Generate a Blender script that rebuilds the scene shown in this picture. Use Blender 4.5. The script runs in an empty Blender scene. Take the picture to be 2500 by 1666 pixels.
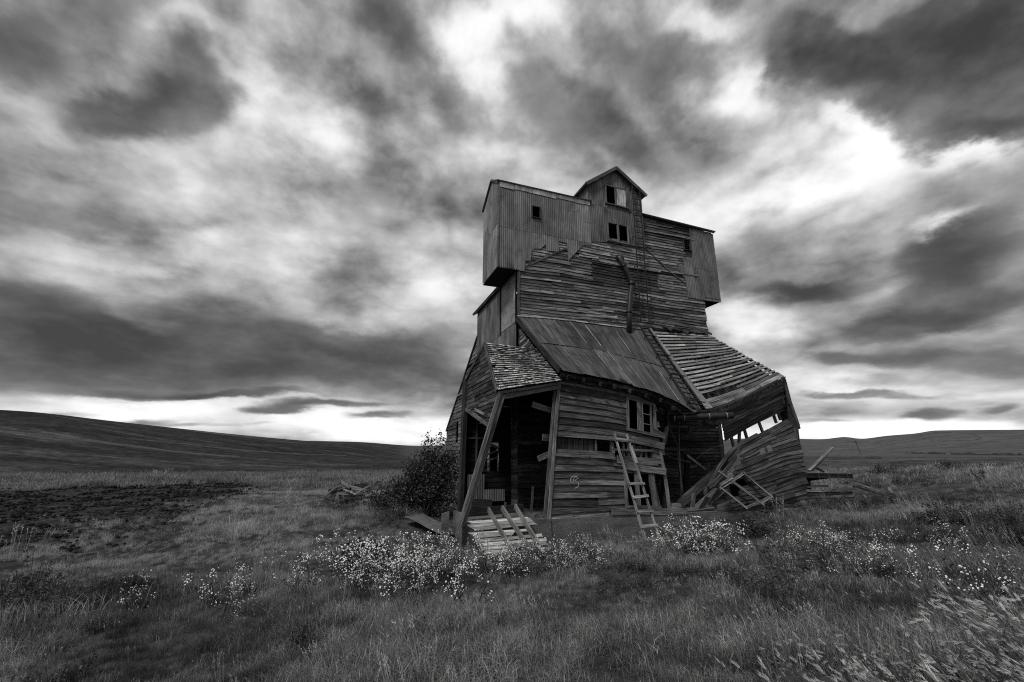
import bpy, math, random
import numpy as np
from mathutils import Vector, Matrix

random.seed(7)
rng = np.random.default_rng(7)
sc = bpy.context.scene
col = sc.collection
R = math.radians

# ------------------------------------------------------------------ camera
EYE = 2.4
cam = bpy.data.cameras.new("camera")
cam.lens = 16.0
cam.sensor_width = 36.0
cam.clip_start = 0.05
cam.clip_end = 12000
camo = bpy.data.objects.new("camera", cam)
camo.location = (0, 0, EYE)
camo.rotation_euler = (R(90 + 14.77), 0, 0)
col.objects.link(camo)
sc.camera = camo

# ------------------------------------------------------------------ exposure
sc.view_settings.view_transform = 'Standard'
sc.view_settings.look = 'None'
sc.view_settings.exposure = 0.5
sc.view_settings.gamma = 1.0
sc.view_settings.use_curve_mapping = False
sc.cycles.use_denoising = False
sc.cycles.filter_width = 1.1
sc.cycles.max_bounces = 6
sc.cycles.diffuse_bounces = 3

# ------------------------------------------------------------------ sun
SUN_AZ, SUN_EL = -38.0, 52.0          # degrees; azimuth 180 is behind the camera
sun = bpy.data.lights.new("sun", 'SUN')
sun.energy = 1.5
sun.angle = R(10)
sun.color = (1.0, 0.99, 0.97)
suno = bpy.data.objects.new("sun", sun)
_sd = Vector((math.sin(R(180 + 38)) * math.cos(R(SUN_EL)), math.cos(R(180 + 38)) * math.cos(R(SUN_EL)), math.sin(R(SUN_EL))))
suno.rotation_euler = _sd.to_track_quat('Z', 'Y').to_euler()
suno.location = _sd * 60
col.objects.link(suno)

# ------------------------------------------------------------------ sky
CLOUD_GAIN = 0.76
WARP = 0.18
# elliptical cloud masses: centre azimuth, centre elevation, half-axes (deg), roll (deg), brightness change
CLOUDS = []


def build_world():
    w = bpy.data.worlds.new("World")
    sc.world = w
    w.use_nodes = True
    nt = w.node_tree
    nt.nodes.clear()
    N, L = nt.nodes.new, nt.links.new

    def math_(op, a, b=None, c=None, clamp=False):
        n = N('ShaderNodeMath')
        n.operation = op
        n.use_clamp = clamp
        for i, x in enumerate((a, b, c)):
            if x is None:
                continue
            if isinstance(x, (int, float)):
                n.inputs[i].default_value = x
            else:
                L(x, n.inputs[i])
        return n.outputs[0]

    out = N('ShaderNodeOutputWorld')
    bg = N('ShaderNodeBackground')
    bg.inputs['Strength'].default_value = 0.1
    L(bg.outputs[0], out.inputs[0])
    sky = N('ShaderNodeTexSky')
    sky.sky_type = 'NISHITA'
    sky.sun_disc = False
    sky.sun_elevation = R(SUN_EL)
    sky.sun_rotation = R(180 + 38)
    bw = N('ShaderNodeRGBToBW')
    L(sky.outputs[0], bw.inputs[0])
    tc = N('ShaderNodeTexCoord')
    sep = N('ShaderNodeSeparateXYZ')
    L(tc.outputs['Generated'], sep.inputs[0])
    X, Y, Zc = sep.outputs
    az = math_('ARCTAN2', X, Y)
    el = math_('ARCSINE', Zc)
    # cloud coordinates: bearing, and an elevation that closes up toward the horizon
    elp = math_('MAXIMUM', el, 0.0)
    vv = math_('ADD', math_('MULTIPLY', elp, 1.15), math_('MULTIPLY', math_('LOGARITHM', math_('ADD', elp, 0.06), math.e), 0.25))
    deck = N('ShaderNodeCombineXYZ')
    L(az, deck.inputs[0])
    L(vv, deck.inputs[1])

    def noise(vec, scale, detail, rough, dist=0.0, off=(0, 0, 0), rot=0, lac=2.0):
        m = N('ShaderNodeMapping')
        m.inputs['Location'].default_value = off
        m.inputs['Rotation'].default_value = (0, 0, rot)
        L(vec, m.inputs[0])
        n = N('ShaderNodeTexNoise')
        n.inputs['Scale'].default_value = scale
        n.inputs['Detail'].default_value = detail
        n.inputs['Roughness'].default_value = rough
        n.inputs['Distortion'].default_value = dist
        n.inputs['Lacunarity'].default_value = lac
        L(m.outputs[0], n.inputs['Vector'])
        return n
    # domain warp for the cloud masses
    comb = N('ShaderNodeCombineXYZ')
    L(az, comb.inputs[0])
    L(el, comb.inputs[1])
    w1 = noise(deck.outputs[0], 4.0, 7, 0.55)
    sub = N('ShaderNodeVectorMath')
    sub.operation = 'SUBTRACT'
    L(w1.outputs['Color'], sub.inputs[0])
    sub.inputs[1].default_value = (0.5, 0.5, 0.5)
    wsc = N('ShaderNodeCombineXYZ')
    wsc.inputs[0].default_value = WARP
    L(math_('MINIMUM', math_('MULTIPLY_ADD', elp, 0.5, 0.02), WARP), wsc.inputs[1])
    mul = N('ShaderNodeVectorMath')
    mul.operation = 'MULTIPLY'
    L(sub.outputs[0], mul.inputs[0])
    L(wsc.outputs[0], mul.inputs[1])
    add = N('ShaderNodeVectorMath')
    add.operation = 'ADD'
    L(comb.outputs[0], add.inputs[0])
    L(mul.outputs[0], add.inputs[1])
    P = add.outputs[0]
    dark, light = None, None
    for (a0, e0, ra, re, roll, amp) in CLOUDS:
        m = N('ShaderNodeMapping')
        m.vector_type = 'TEXTURE'
        m.inputs['Location'].default_value = (R(a0), R(e0), 0)
        m.inputs['Rotation'].default_value = (0, 0, R(roll))
        m.inputs['Scale'].default_value = (R(ra), R(re), 1)
        L(P, m.inputs[0])
        g = N('ShaderNodeTexGradient')
        g.gradient_type = 'SPHERICAL'
        L(m.outputs[0], g.inputs[0])
        sm = N('ShaderNodeMapRange')
        sm.interpolation_type = 'SMOOTHSTEP'
        sm.inputs['From Max'].default_value = 0.8
        L(g.outputs['Fac'], sm.inputs['Value'])
        if amp < 0:
            dark = math_('MULTIPLY_ADD', sm.outputs[0], -amp, dark if dark is not None else 0.0)
        else:
            light = math_('MULTIPLY_ADD', sm.outputs[0], amp, light if light is not None else 0.0)

    def sstep(x, a, b, lo=0.0, hi=1.0):
        r = N('ShaderNodeMapRange')
        r.interpolation_type = 'SMOOTHSTEP'
        for k, q in (('From Min', a), ('From Max', b), ('To Min', lo), ('To Max', hi)):
            r.inputs[k].default_value = q
        L(x, r.inputs['Value'])
        return r.outputs[0]
    nA = noise(deck.outputs[0], 3.0, 9, 0.50, off=(3.1, 1.7, 0))          # broad swells
    nB = noise(deck.outputs[0], 7.0, 9, 0.50, off=(-2, 5, 1))              # billows
    nC = noise(deck.outputs[0], 5.0, 10, 0.57, 0.15, off=(7, -3, 2))       # torn edges
    nD = noise(deck.outputs[0], 6.5, 8, 0.5, off=(11, 2, 4))               # puffs
    a_ = math_('SUBTRACT', nA.outputs[0], 0.5)
    b_ = math_('SUBTRACT', nB.outputs[0], 0.5)
    c_ = math_('SUBTRACT', nC.outputs[0], 0.5)
    nE = noise(deck.outputs[0], 21.0, 7, 0.62, 0.2, off=(1, 9, 3))           # fine wisps
    e_ = math_('SUBTRACT', nE.outputs[0], 0.5)
    puff = math_('MULTIPLY', math_('ABSOLUTE', math_('SUBTRACT', nD.outputs[0], 0.5)), 2.0)
    # lit upper layer
    hi = math_('MULTIPLY_ADD', light, 0.95, 0.535)
    hi = math_('MULTIPLY_ADD', a_, 1.0, hi)
    hi = math_('MULTIPLY_ADD', b_, 0.66, hi)
    hi = math_('MULTIPLY_ADD', e_, 0.14, hi)
    hi = math_('MULTIPLY_ADD', puff, 0.30, hi)
    # grey lower layer with torn edges
    dd = math_('MULTIPLY_ADD', c_, 0.80, dark)
    dd = math_('MULTIPLY_ADD', b_, 0.45, dd)
    dd = math_('MULTIPLY_ADD', e_, 0.20, dd)
    dd = math_('MULTIPLY_ADD', light, -0.18, dd)
    D = sstep(dd, -0.02, 0.34)
    lo = math_('MULTIPLY_ADD', dark, -0.42, 0.46)
    lo = math_('MULTIPLY_ADD', a_, 0.50, lo)
    lo = math_('MULTIPLY_ADD', c_, 0.25, lo)
    lo = math_('MULTIPLY_ADD', b_, 0.35, lo)
    lo = math_('MULTIPLY_ADD', e_, 0.12, lo)
    lo = math_('MAXIMUM', lo, 0.20)
    mxl = N('ShaderNodeMix')
    mxl.data_type = 'FLOAT'
    L(D, mxl.inputs[0])
    L(hi, mxl.inputs[2])
    L(lo, mxl.inputs[3])
    lin = math_('POWER', sstep(mxl.outputs[0], -0.1, 1.1, 0.1, 1.0), 2.2)
    cloud = math_('MULTIPLY', lin, 10.0 * CLOUD_GAIN)
    mix = N('ShaderNodeMix')
    mix.data_type = 'FLOAT'
    mix.inputs[0].default_value = 0.96
    L(bw.outputs[0], mix.inputs[2])
    L(cloud, mix.inputs[3])
    L(mix.outputs[0], bg.inputs['Color'])
    w.cycles.sampling_method = 'MANUAL'
    w.cycles.sample_map_resolution = 512


CLOUDS += [
    (-46.6, 31.6, 6.7, 3.6, 23, -0.36),
    (-40.1, 36.4, 7.2, 5.0, 20, -0.32),
    (-41.3, 32.3, 5.4, 2.6, 20, -0.12),
    (-44.6, 35.2, 4.8, 2.8, 24, -0.12),
    (-53.8, 32.9, 5.2, 3.8, 30, -0.25),
    (-50.0, 38.0, 8.2, 1.8, 27, -0.12),
    (-46.4, 10.9, 15.5, 6.5, 9, -0.34),
    (-29.5, 11.2, 25.2, 6.2, 4, -0.34),
    (-15.2, 12.4, 15.4, 5.8, 2, -0.24),
    (-49.0, 12.2, 8.2, 4.8, 12, -0.16),
    (-41.9, 7.5, 10.7, 1.6, 6, -0.12),
    (-36.3, 16.3, 11.2, 3.6, 10, -0.06),
    (-50.4, 21.3, 8.6, 2.2, 14, -0.14),
    (-43.7, 26.0, 8.6, 2.3, 19, -0.10),
    (-34.6, 30.8, 8.3, 2.6, -5, -0.08),
    (-14.5, 46.7, 14.9, 4.5, -32, -0.24),
    (-20.0, 49.2, 6.9, 4.2, -27, -0.14),
    (3.5, 41.3, 15.1, 5.0, -6, -0.22),
    (16.5, 38.4, 9.4, 5.0, -34, -0.34),
    (16.8, 46.3, 10.2, 3.7, -11, -0.18),
    (7.6, 44.9, 10.2, 3.1, -6, -0.08),
    (24.3, 43.3, 6.5, 3.7, 7, -0.16),
    (44.1, 36.6, 14.4, 6.2, -29, -0.42),
    (51.2, 30.0, 8.3, 6.2, -30, -0.38),
    (38.1, 41.5, 7.4, 4.7, 7, -0.30),
    (52.8, 36.0, 10.0, 4.3, -35, -0.32),
    (45.4, 29.8, 8.8, 3.1, -34, -0.26),
    (35.5, 38.5, 5.6, 2.5, 6, -0.16),
    (51.4, 26.2, 5.0, 2.0, -28, -0.20),
    (34.2, 18.5, 7.8, 1.9, -4, -0.36),
    (46.3, 18.5, 8.2, 3.3, 5, -0.38),
    (46.7, 14.4, 9.0, 3.5, -7, -0.40),
    (42.1, 12.7, 10.6, 2.5, -9, -0.36),
    (37.2, 10.3, 9.9, 1.8, -6, -0.32),
    (46.5, 8.9, 8.2, 2.3, -10, -0.30),
    (28.8, 23.9, 6.1, 2.9, 8, -0.10),
    (38.6, 7.9, 7.9, 1.3, -7, -0.14),
    (42.8, 4.8, 2.8, 0.9, -1, -0.34),
    (46.7, 4.7, 1.7, 0.7, -5, -0.25),
    (-35.9, 39.6, 5.4, 4.3, 18, 0.12),
    (-29.0, 37.6, 11.5, 5.6, -9, 0.22),
    (-42.4, 40.5, 7.7, 2.0, 22, 0.14),
    (-21.9, 37.5, 13.3, 5.0, 8, 0.12),
    (-6.6, 47.8, 10.2, 4.4, 1, 0.28),
    (1.6, 49.8, 10.3, 3.5, -3, 0.28),
    (-11.5, 42.1, 5.8, 2.1, 4, 0.10),
    (31.6, 38.6, 4.4, 4.6, -34, 0.32),
    (34.8, 32.9, 8.0, 3.2, -29, 0.20),
    (41.3, 31.4, 5.1, 1.6, -42, 0.26),
    (27.2, 46.5, 6.5, 2.5, -16, 0.25),
    (26.5, 28.7, 12.2, 5.7, 9, 0.28),
    (38.2, 27.9, 10.2, 3.4, 3, 0.36),
    (50.1, 25.3, 5.5, 2.1, -13, 0.30),
    (47.3, 20.6, 3.8, 1.5, -7, 0.36),
    (41.8, 24.5, 5.8, 2.9, 9, 0.15),
    (-44.4, 4.7, 15.2, 1.7, 4, 0.32),
    (-28.8, 5.8, 20.3, 2.1, 2, 0.30),
    (-14.6, 3.8, 17.5, 2.8, 0, 0.38),
    (-39.7, 3.8, 15.4, 1.9, 3, 0.20),
    (-24.2, 3.6, 14.7, 1.7, 1, 0.20),
    (16.9, 3.0, 27.0, 3.6, -2, 0.45),
    (39.4, 3.0, 11.2, 2.1, -3, 0.50),
    (28.5, 15.2, 6.3, 3.9, -9, 0.40),
    (34.9, 7.4, 10.4, 1.8, -2, 0.25),
    (45.4, 3.3, 7.0, 1.3, -4, 0.35),
    (47.9, 5.7, 4.5, 0.9, -6, 0.15),
    (-10.4, 24.4, 18.8, 11.0, 0, 0.14),
    (-42.6, 20.5, 14.2, 2.0, 18, 0.16),
    (-30.0, 21.8, 14.2, 3.7, 14, 0.12),
    (-46.1, 14.1, 5.0, 1.6, 13, 0.08),
    (-8.5, 35.6, 11.3, 3.7, 9, 0.14),
    (-22.0, 29.1, 14.3, 3.8, 7, 0.08),
    (-27.0, 5.4, 6.8, 0.9, 5, -0.30),
    (-16.2, 5.5, 6.7, 0.8, 4, -0.28),
    (-39.1, 6.6, 8.1, 0.7, 5, -0.20),
    (-45.9, 4.2, 4.0, 0.6, 4, -0.28),
    (-40.9, 3.7, 8.3, 0.4, 4, -0.26),
    (-21.7, 6.6, 10.5, 0.7, 4, -0.30),
    (-33.7, 6.7, 12.9, 0.6, 4, -0.26),
    (-33.3, 3.7, 9.1, 0.4, 1, -0.20),
    (38.0, 6.5, 7.9, 0.5, -3, -0.26),
    (34.4, 4.3, 5.5, 0.4, -2, -0.20),
]
build_world()

# ------------------------------------------------------------------ mesh helpers


class MB:
    """collects faces with uv (metres) and a per-face tone"""

    def __init__(self):
        self.v, self.f, self.uv, self.t = [], [], [], []

    def face(self, pts, uvs, tone=1.0):
        i = len(self.v)
        self.v += [tuple(p) for p in pts]
        self.f.append(tuple(range(i, i + len(pts))))
        self.uv += uvs
        self.t.append(tone)

    def loft(self, rings, us, vs, tone=1.0, cap=True, closed=True):
        """rings: list of point rings (shared vertices)"""
        b = len(self.v)
        n = len(rings[0])
        for r in rings:
            self.v += [tuple(p) for p in r]
        m = n if closed else n - 1
        for k in range(len(rings) - 1):
            for j in range(m):
                a, c = b + k * n + j, b + k * n + (j + 1) % n
                self.f.append((a, c, c + n, a + n))
                v0, v1 = vs[j], vs[j + 1]
                self.uv += [(us[k], v0), (us[k], v1), (us[k + 1], v1), (us[k + 1], v0)]
                self.t.append(tone)
        if cap and closed:
            for k, rev in ((0, True), (len(rings) - 1, False)):
                idx = [b + k * n + j for j in range(n)]
                if rev:
                    idx.reverse()
                self.f.append(tuple(idx))
                self.uv += [(us[k] + 0.01 * j, vs[0]) for j in range(n)]
                self.t.append(tone * 0.9)

    def bar(self, p0, p1, wd, th, n=(0, -1, 0), tone=1.0, bend=(0, 0, 0), segs=1, taper=1.0, skew=0.0):
        """a plank from p0 to p1, wd wide, th thick; n = normal of the broad face"""
        p0, p1, n, bend = Vector(p0), Vector(p1), Vector(n), Vector(bend)
        d = (p1 - p0)
        ln = d.length
        d.normalize()
        s = d.cross(n)
        if s.length < 1e-4:
            s = d.orthogonal()
        s.normalize()
        n = s.cross(d).normalized()
        if bend.length > 0:
            segs = max(segs, 6)
        uo, vo = random.random() * 40, random.random() * 40
        rings, us = [], []
        for k in range(segs + 1):
            t = k / segs
            c = p0.lerp(p1, t) + bend * (4 * t * (1 - t))
            f = 1 + (taper - 1) * t
            hw, ht = wd * f / 2, th / 2
            sk = d * (skew * wd if k in (0, segs) else 0)
            rings.append([c + s * hw + n * ht + sk, c - s * hw + n * ht - sk, c - s * hw - n * ht - sk, c + s * hw - n * ht + sk])
            us.append(uo + t * ln)
        self.loft(rings, us, [vo, vo + wd, vo + wd + th, vo + 2 * wd + th, vo + 2 * wd + 2 * th], tone)

    def tube(self, pts, r, seg=10, tone=1.0, cap=True, r1=None):
        pts = [Vector(p) for p in pts]
        uo, vo = random.random() * 30, random.random() * 30
        rings, us, acc = [], [], uo
        prev = None
        for k, p in enumerate(pts):
            a = pts[max(k - 1, 0)]
            b = pts[min(k + 1, len(pts) - 1)]
            d = (b - a).normalized()
            if prev is None:
                x = d.orthogonal().normalized()
            else:
                x = (prev - d * prev.dot(d)).normalized()
            prev = x
            y = d.cross(x)
            rr = r if r1 is None else r + (r1 - r) * k / (len(pts) - 1)
            rings.append([p + (x * math.cos(q) + y * math.sin(q)) * rr for q in [2 * math.pi * j / seg for j in range(seg)]])
            if k:
                acc += (p - pts[k - 1]).length
            us.append(acc)
        self.loft(rings, us, [vo + 2 * math.pi * r * j / seg for j in range(seg + 1)], tone, cap)

    def build(self, name, mat, parent=None, smooth=False, loc=(0, 0, 0)):
        me = bpy.data.meshes.new(name)
        me.from_pydata(self.v, [], self.f)
        uvl = me.uv_layers.new(name="UVMap")
        uvl.data.foreach_set('uv', np.array(self.uv, dtype=np.float32).ravel())
        at = me.attributes.new('tone', 'FLOAT', 'FACE')
        at.data.foreach_set('value', np.array(self.t, dtype=np.float32))
        if smooth:
            me.polygons.foreach_set('use_smooth', np.ones(len(me.polygons), dtype=bool))
        me.materials.append(mat)
        me.update()
        o = bpy.data.objects.new(name, me)
        col.objects.link(o)
        if parent:
            o.parent = parent
        o.location = loc
        return o


AZ = R(20)                                   # the building is turned 20 degrees
ORG = Vector((0.93, 12.0, 0.0))              # front left corner of its front wall
CA, SA = math.cos(AZ), math.sin(AZ)


def W(u, w, z=0.0):
    """building coordinates (along the front, into the building, up) to world"""
    return Vector((ORG.x + u * CA - w * SA, ORG.y + u * SA + w * CA, z))


def tag(o, label, cat, group=None, kind=None):
    o['label'] = label
    o['category'] = cat
    if group:
        o['group'] = group
    if kind:
        o['kind'] = kind
    return o


def thing(name, label, cat, base=(0, 0, 0), group=None):
    """an Empty at the thing's base, turned with the building; parts are given relative to it"""
    o = bpy.data.objects.new(name, None)
    o.empty_display_size = 0.3
    o.location = W(*base)
    o.rotation_euler = (0, 0, AZ)
    col.objects.link(o)
    return tag(o, label, cat, group)


def single(name, mb, mat, base, label, cat, group=None, smooth=False):
    """a thing that is one mesh, its vertices in building coordinates relative to base"""
    o = mb.build(name, mat, None, smooth)
    o.location = W(*base)
    o.rotation_euler = (0, 0, AZ)
    return tag(o, label, cat, group)


# ------------------------------------------------------------------ materials
def mat_base(name):
    m = bpy.data.materials.new(name)
    m.use_nodes = True
    nt = m.node_tree
    b = nt.nodes['Principled BSDF']
    return m, nt, b


def nd(nt, typ, **kw):
    n = nt.nodes.new(typ)
    for k, v in kw.items():
        setattr(n, k, v)
    return n


def tex_noise(nt, vec, scale, detail=4, rough=0.55, scl=(1, 1, 1), dist=0.0):
    m = nd(nt, 'ShaderNodeMapping')
    m.inputs['Scale'].default_value = scl
    nt.links.new(vec, m.inputs[0])
    n = nd(nt, 'ShaderNodeTexNoise')
    n.inputs['Scale'].default_value = scale
    n.inputs['Detail'].default_value = detail
    n.inputs['Roughness'].default_value = rough
    n.inputs['Distortion'].default_value = dist
    nt.links.new(m.outputs[0], n.inputs['Vector'])
    return n.outputs[0]


def ramp(nt, fac, stops):
    r = nd(nt, 'ShaderNodeValToRGB')
    el = r.color_ramp.elements
    el[0].position, el[0].color = stops[0][0], (*[stops[0][1]] * 3, 1)
    el[1].position, el[1].color = stops[-1][0], (*[stops[-1][1]] * 3, 1)
    for p, c in stops[1:-1]:
        e = el.new(p)
        e.color = (c, c, c, 1)
    nt.links.new(fac, r.inputs[0])
    return r.outputs[0]


def mth(nt, op, a, b=None, c=None, clamp=False):
    n = nd(nt, 'ShaderNodeMath', operation=op, use_clamp=clamp)
    for i, x in enumerate((a, b, c)):
        if x is None:
            continue
        if isinstance(x, (int, float)):
            n.inputs[i].default_value = x
        else:
            nt.links.new(x, n.inputs[i])
    return n.outputs[0]


def wood(name, base=0.16, contrast=1.0, spec=0.15, bump=0.5):
    """weathered grey plank: grain runs along u, tone varies from plank to plank"""
    m, nt, b = mat_base(name)
    uv = nd(nt, 'ShaderNodeUVMap').outputs[0]
    g1 = tex_noise(nt, uv, 1.0, 7, 0.66, (2.0, 46, 1), 0.5)
    g2 = tex_noise(nt, uv, 1.0, 5, 0.6, (0.5, 130, 1), 0.2)
    g3 = tex_noise(nt, uv, 1.0, 4, 0.6, (0.9, 3.5, 1), 0.6)
    at = nd(nt, 'ShaderNodeAttribute', attribute_name='tone')
    c1 = ramp(nt, g1, [(0.28, 0.1), (0.44, 0.6), (0.56, 1.05), (0.74, 2.4)])
    crack = ramp(nt, g2, [(0.34, 0.12), (0.43, 1.0)])
    patch = ramp(nt, g3, [(0.3, 0.42), (0.5, 1.0), (0.72, 1.65)])
    km = nd(nt, 'ShaderNodeMapping')
    km.inputs['Scale'].default_value = (2.2, 8.5, 1)
    nt.links.new(uv, km.inputs[0])
    kn = nd(nt, 'ShaderNodeTexVoronoi')
    kn.inputs['Scale'].default_value = 1.0
    nt.links.new(km.outputs[0], kn.inputs['Vector'])
    knot = ramp(nt, kn.outputs['Distance'], [(0.05, 0.25), (0.13, 1.0)])
    x = mth(nt, 'POWER', c1, contrast)
    x = mth(nt, 'MULTIPLY', x, knot)
    x = mth(nt, 'MULTIPLY', x, crack)
    x = mth(nt, 'MULTIPLY', x, patch)
    x = mth(nt, 'MULTIPLY', x, at.outputs['Fac'])
    x = mth(nt, 'MULTIPLY', x, base, clamp=False)
    x = mth(nt, 'MINIMUM', x, 0.72)
    cc = nd(nt, 'ShaderNodeCombineColor')
    for i in range(3):
        nt.links.new(x, cc.inputs[i])
    nt.links.new(cc.outputs[0], b.inputs['Base Color'])
    b.inputs['Roughness'].default_value = 0.85
    b.inputs['Specular IOR Level'].default_value = spec
    h = mth(nt, 'ADD', g1, mth(nt, 'MULTIPLY', crack, 0.5))
    bp = nd(nt, 'ShaderNodeBump')
    bp.inputs['Strength'].default_value = bump
    bp.inputs['Distance'].default_value = 0.012
    nt.links.new(h, bp.inputs['Height'])
    nt.links.new(bp.outputs[0], b.inputs['Normal'])
    return m


def metal(name, base=0.14, rough=0.6, metallic=0.25, streak=0.6, spec=0.3):
    """weathered galvanised sheet: rust runs and streaks along v"""
    m, nt, b = mat_base(name)
    uv = nd(nt, 'ShaderNodeUVMap').outputs[0]
    s1 = tex_noise(nt, uv, 1.0, 6, 0.65, (14, 0.7, 1), 0.3)
    s2 = tex_noise(nt, uv, 1.0, 5, 0.6, (1.6, 0.9, 1), 0.8)
    s3 = tex_noise(nt, uv, 1.0, 4, 0.7, (55, 40, 1))
    at = nd(nt, 'ShaderNodeAttribute', attribute_name='tone')
    a = ramp(nt, s1, [(0.3, 1 - streak), (0.52, 1.0), (0.75, 1 + streak * 1.2)])
    c = ramp(nt, s2, [(0.3, 0.45), (0.48, 0.95), (0.7, 1.45)])
    e = ramp(nt, s3, [(0.3, 0.88), (0.7, 1.1)])
    x = mth(nt, 'MULTIPLY', mth(nt, 'MULTIPLY', a, c), e)
    x = mth(nt, 'MULTIPLY', x, at.outputs['Fac'])
    x = mth(nt, 'MULTIPLY', x, base)
    x = mth(nt, 'MINIMUM', x, 0.75)
    cc = nd(nt, 'ShaderNodeCombineColor')
    for i in range(3):
        nt.links.new(x, cc.inputs[i])
    nt.links.new(cc.outputs[0], b.inputs['Base Color'])
    b.inputs['Roughness'].default_value = rough
    b.inputs['Metallic'].default_value = metallic
    b.inputs['Specular IOR Level'].default_value = spec
    bp = nd(nt, 'ShaderNodeBump')
    bp.inputs['Strength'].default_value = 0.3
    bp.inputs['Distance'].default_value = 0.01
    nt.links.new(s2, bp.inputs['Height'])
    nt.links.new(bp.outputs[0], b.inputs['Normal'])
    return m


def concrete(name, base=0.2):
    m, nt, b = mat_base(name)
    oc = nd(nt, 'ShaderNodeTexCoord').outputs['Object']
    a = ramp(nt, tex_noise(nt, oc, 1.4, 8, 0.65, (1, 1, 2.0)), [(0.3, 0.4), (0.5, 1.0), (0.72, 1.5)])
    c = ramp(nt, tex_noise(nt, oc, 22, 6, 0.7), [(0.3, 0.65), (0.7, 1.3)])
    x = mth(nt, 'MULTIPLY', mth(nt, 'MULTIPLY', a, c), base)
    cc = nd(nt, 'ShaderNodeCombineColor')
    for i in range(3):
        nt.links.new(x, cc.inputs[i])
    nt.links.new(cc.outputs[0], b.inputs['Base Color'])
    b.inputs['Roughness'].default_value = 0.95
    b.inputs['Specular IOR Level'].default_value = 0.1
    bp = nd(nt, 'ShaderNodeBump')
    bp.inputs['Strength'].default_value = 0.6
    bp.inputs['Distance'].default_value = 0.03
    nt.links.new(c, bp.inputs['Height'])
    nt.links.new(bp.outputs[0], b.inputs['Normal'])
    return m


def plain(name, c, rough=0.8, spec=0.2):
    m, nt, b = mat_base(name)
    oc = nd(nt, 'ShaderNodeTexCoord').outputs['Object']
    a = ramp(nt, tex_noise(nt, oc, 9, 5, 0.65), [(0.3, c * 0.6), (0.7, c * 1.35)])
    nt.links.new(a, b.inputs['Base Color'])
    b.inputs['Roughness'].default_value = rough
    b.inputs['Specular IOR Level'].default_value = spec
    return m


def leafmat(name, lo, hi, transl=0.35):
    """leaves and blades; tone comes from the instance or the face"""
    m, nt, b = mat_base(name)
    out = nt.nodes['Material Output']
    ai = nd(nt, 'ShaderNodeAttribute', attribute_name='itone', attribute_type='INSTANCER')
    af = nd(nt, 'ShaderNodeAttribute', attribute_name='tone')
    x = mth(nt, 'ADD', ai.outputs['Fac'], 0.0)
    base = mth(nt, 'MULTIPLY_ADD', x, hi - lo, lo)
    base = mth(nt, 'MULTIPLY', base, af.outputs['Fac'])
    cc = nd(nt, 'ShaderNodeCombineColor')
    for i in range(3):
        nt.links.new(base, cc.inputs[i])
    d = nd(nt, 'ShaderNodeBsdfDiffuse')
    t = nd(nt, 'ShaderNodeBsdfTranslucent')
    nt.links.new(cc.outputs[0], d.inputs[0])
    nt.links.new(cc.outputs[0], t.inputs[0])
    mx = nd(nt, 'ShaderNodeMixShader')
    mx.inputs[0].default_value = transl
    nt.links.new(d.outputs[0], mx.inputs[1])
    nt.links.new(t.outputs[0], mx.inputs[2])
    nt.links.new(mx.outputs[0], out.inputs[0])
    return m


M_SIDING = wood("weathered_siding", 0.14, 1.15)
M_TOWER = wood("weathered_tower_siding", 0.22, 1.15)
M_PLANK = wood("weathered_plank", 0.2, 1.0)
M_PALE = wood("pale_plank", 0.36, 0.9)
M_DARKWOOD = wood("dark_wood", 0.045, 1.0)
M_SHINGLE = wood("cedar_shingle", 0.38, 1.0)
M_SHEET = metal("galvanised_sheet", 0.2, 0.62, 0.2, 0.35)
M_ROOF = metal("rusty_roof_sheet", 0.085, 0.6, 0.2, 0.8)
M_FLASH = metal("bright_flashing", 0.5, 0.5, 0.3, 0.4)
M_IRON = plain("dark_iron", 0.012, 0.5, 0.4)
M_CONC = concrete("old_concrete", 0.13)
M_PIPE = plain("black_pipe", .022, .4, .45)
M_TAR = plain("tar_paper", 0.035, 0.8, 0.2)
M_CHALK = plain("chalk", 0.5, 0.95, 0.0)


# ------------------------------------------------------------------ ground
def hermite(xs, ys, x):
    """monotone cubic; ys may be 2-D (values, columns)"""
    xs = np.asarray(xs, float)
    ys = np.asarray(ys, float)
    h = np.diff(xs)
    sh = (slice(None),) + (None,) * (ys.ndim - 1)
    d = np.diff(ys, axis=0) / h[sh]
    m = np.zeros_like(ys)
    m[0], m[-1] = d[0], d[-1]
    same = (d[:-1] * d[1:]) > 0
    with np.errstate(divide='ignore', invalid='ignore'):
        hm = 2 * d[:-1] * d[1:] / (d[:-1] + d[1:])
    m[1:-1] = np.where(same, hm, 0)
    x = np.clip(x, xs[0], xs[-1])
    i = np.clip(np.searchsorted(xs, x) - 1, 0, len(xs) - 2)
    hh = h[i]
    t = (x - xs[i]) / hh
    if ys.ndim > 1:
        t = t[:, None]
        hh = hh[:, None]
    return ((1 + 2 * t) * (1 - t) ** 2) * ys[i] + t * (1 - t) ** 2 * hh * m[i] + t * t * (3 - 2 * t) * ys[i + 1] + t * t * (t - 1) * hh * m[i + 1]


# heights along bearings (degrees from north = straight ahead), near part in metres
NB = [-47.4, -26.4, 4.6, 27.9, 47.4]
NR = [0.3, 4, 7, 10, 13, 16, 20, 26, 35, 50, 75, 110]
NZ = [[.75, .75, .78, .95, 1.15], [.70, .70, .72, .98, 1.25], [.55, .60, .60, .88, 1.15], [.40, .50, .48, .78, 1.1],
      [.30, .45, .44, .66, 1.08], [.20, .42, .50, .68, 1.12], [.10, .40, .55, .74, 1.28], [.0, .35, .50, .86, 1.65],
      [-.1, .25, .40, 1.0, 1.98], [-.1, .0, .3, 1.1, 2.0], [0, -.1, .3, .7, 1.3], [.1, 0, .3, .6, 1.2]]
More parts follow.
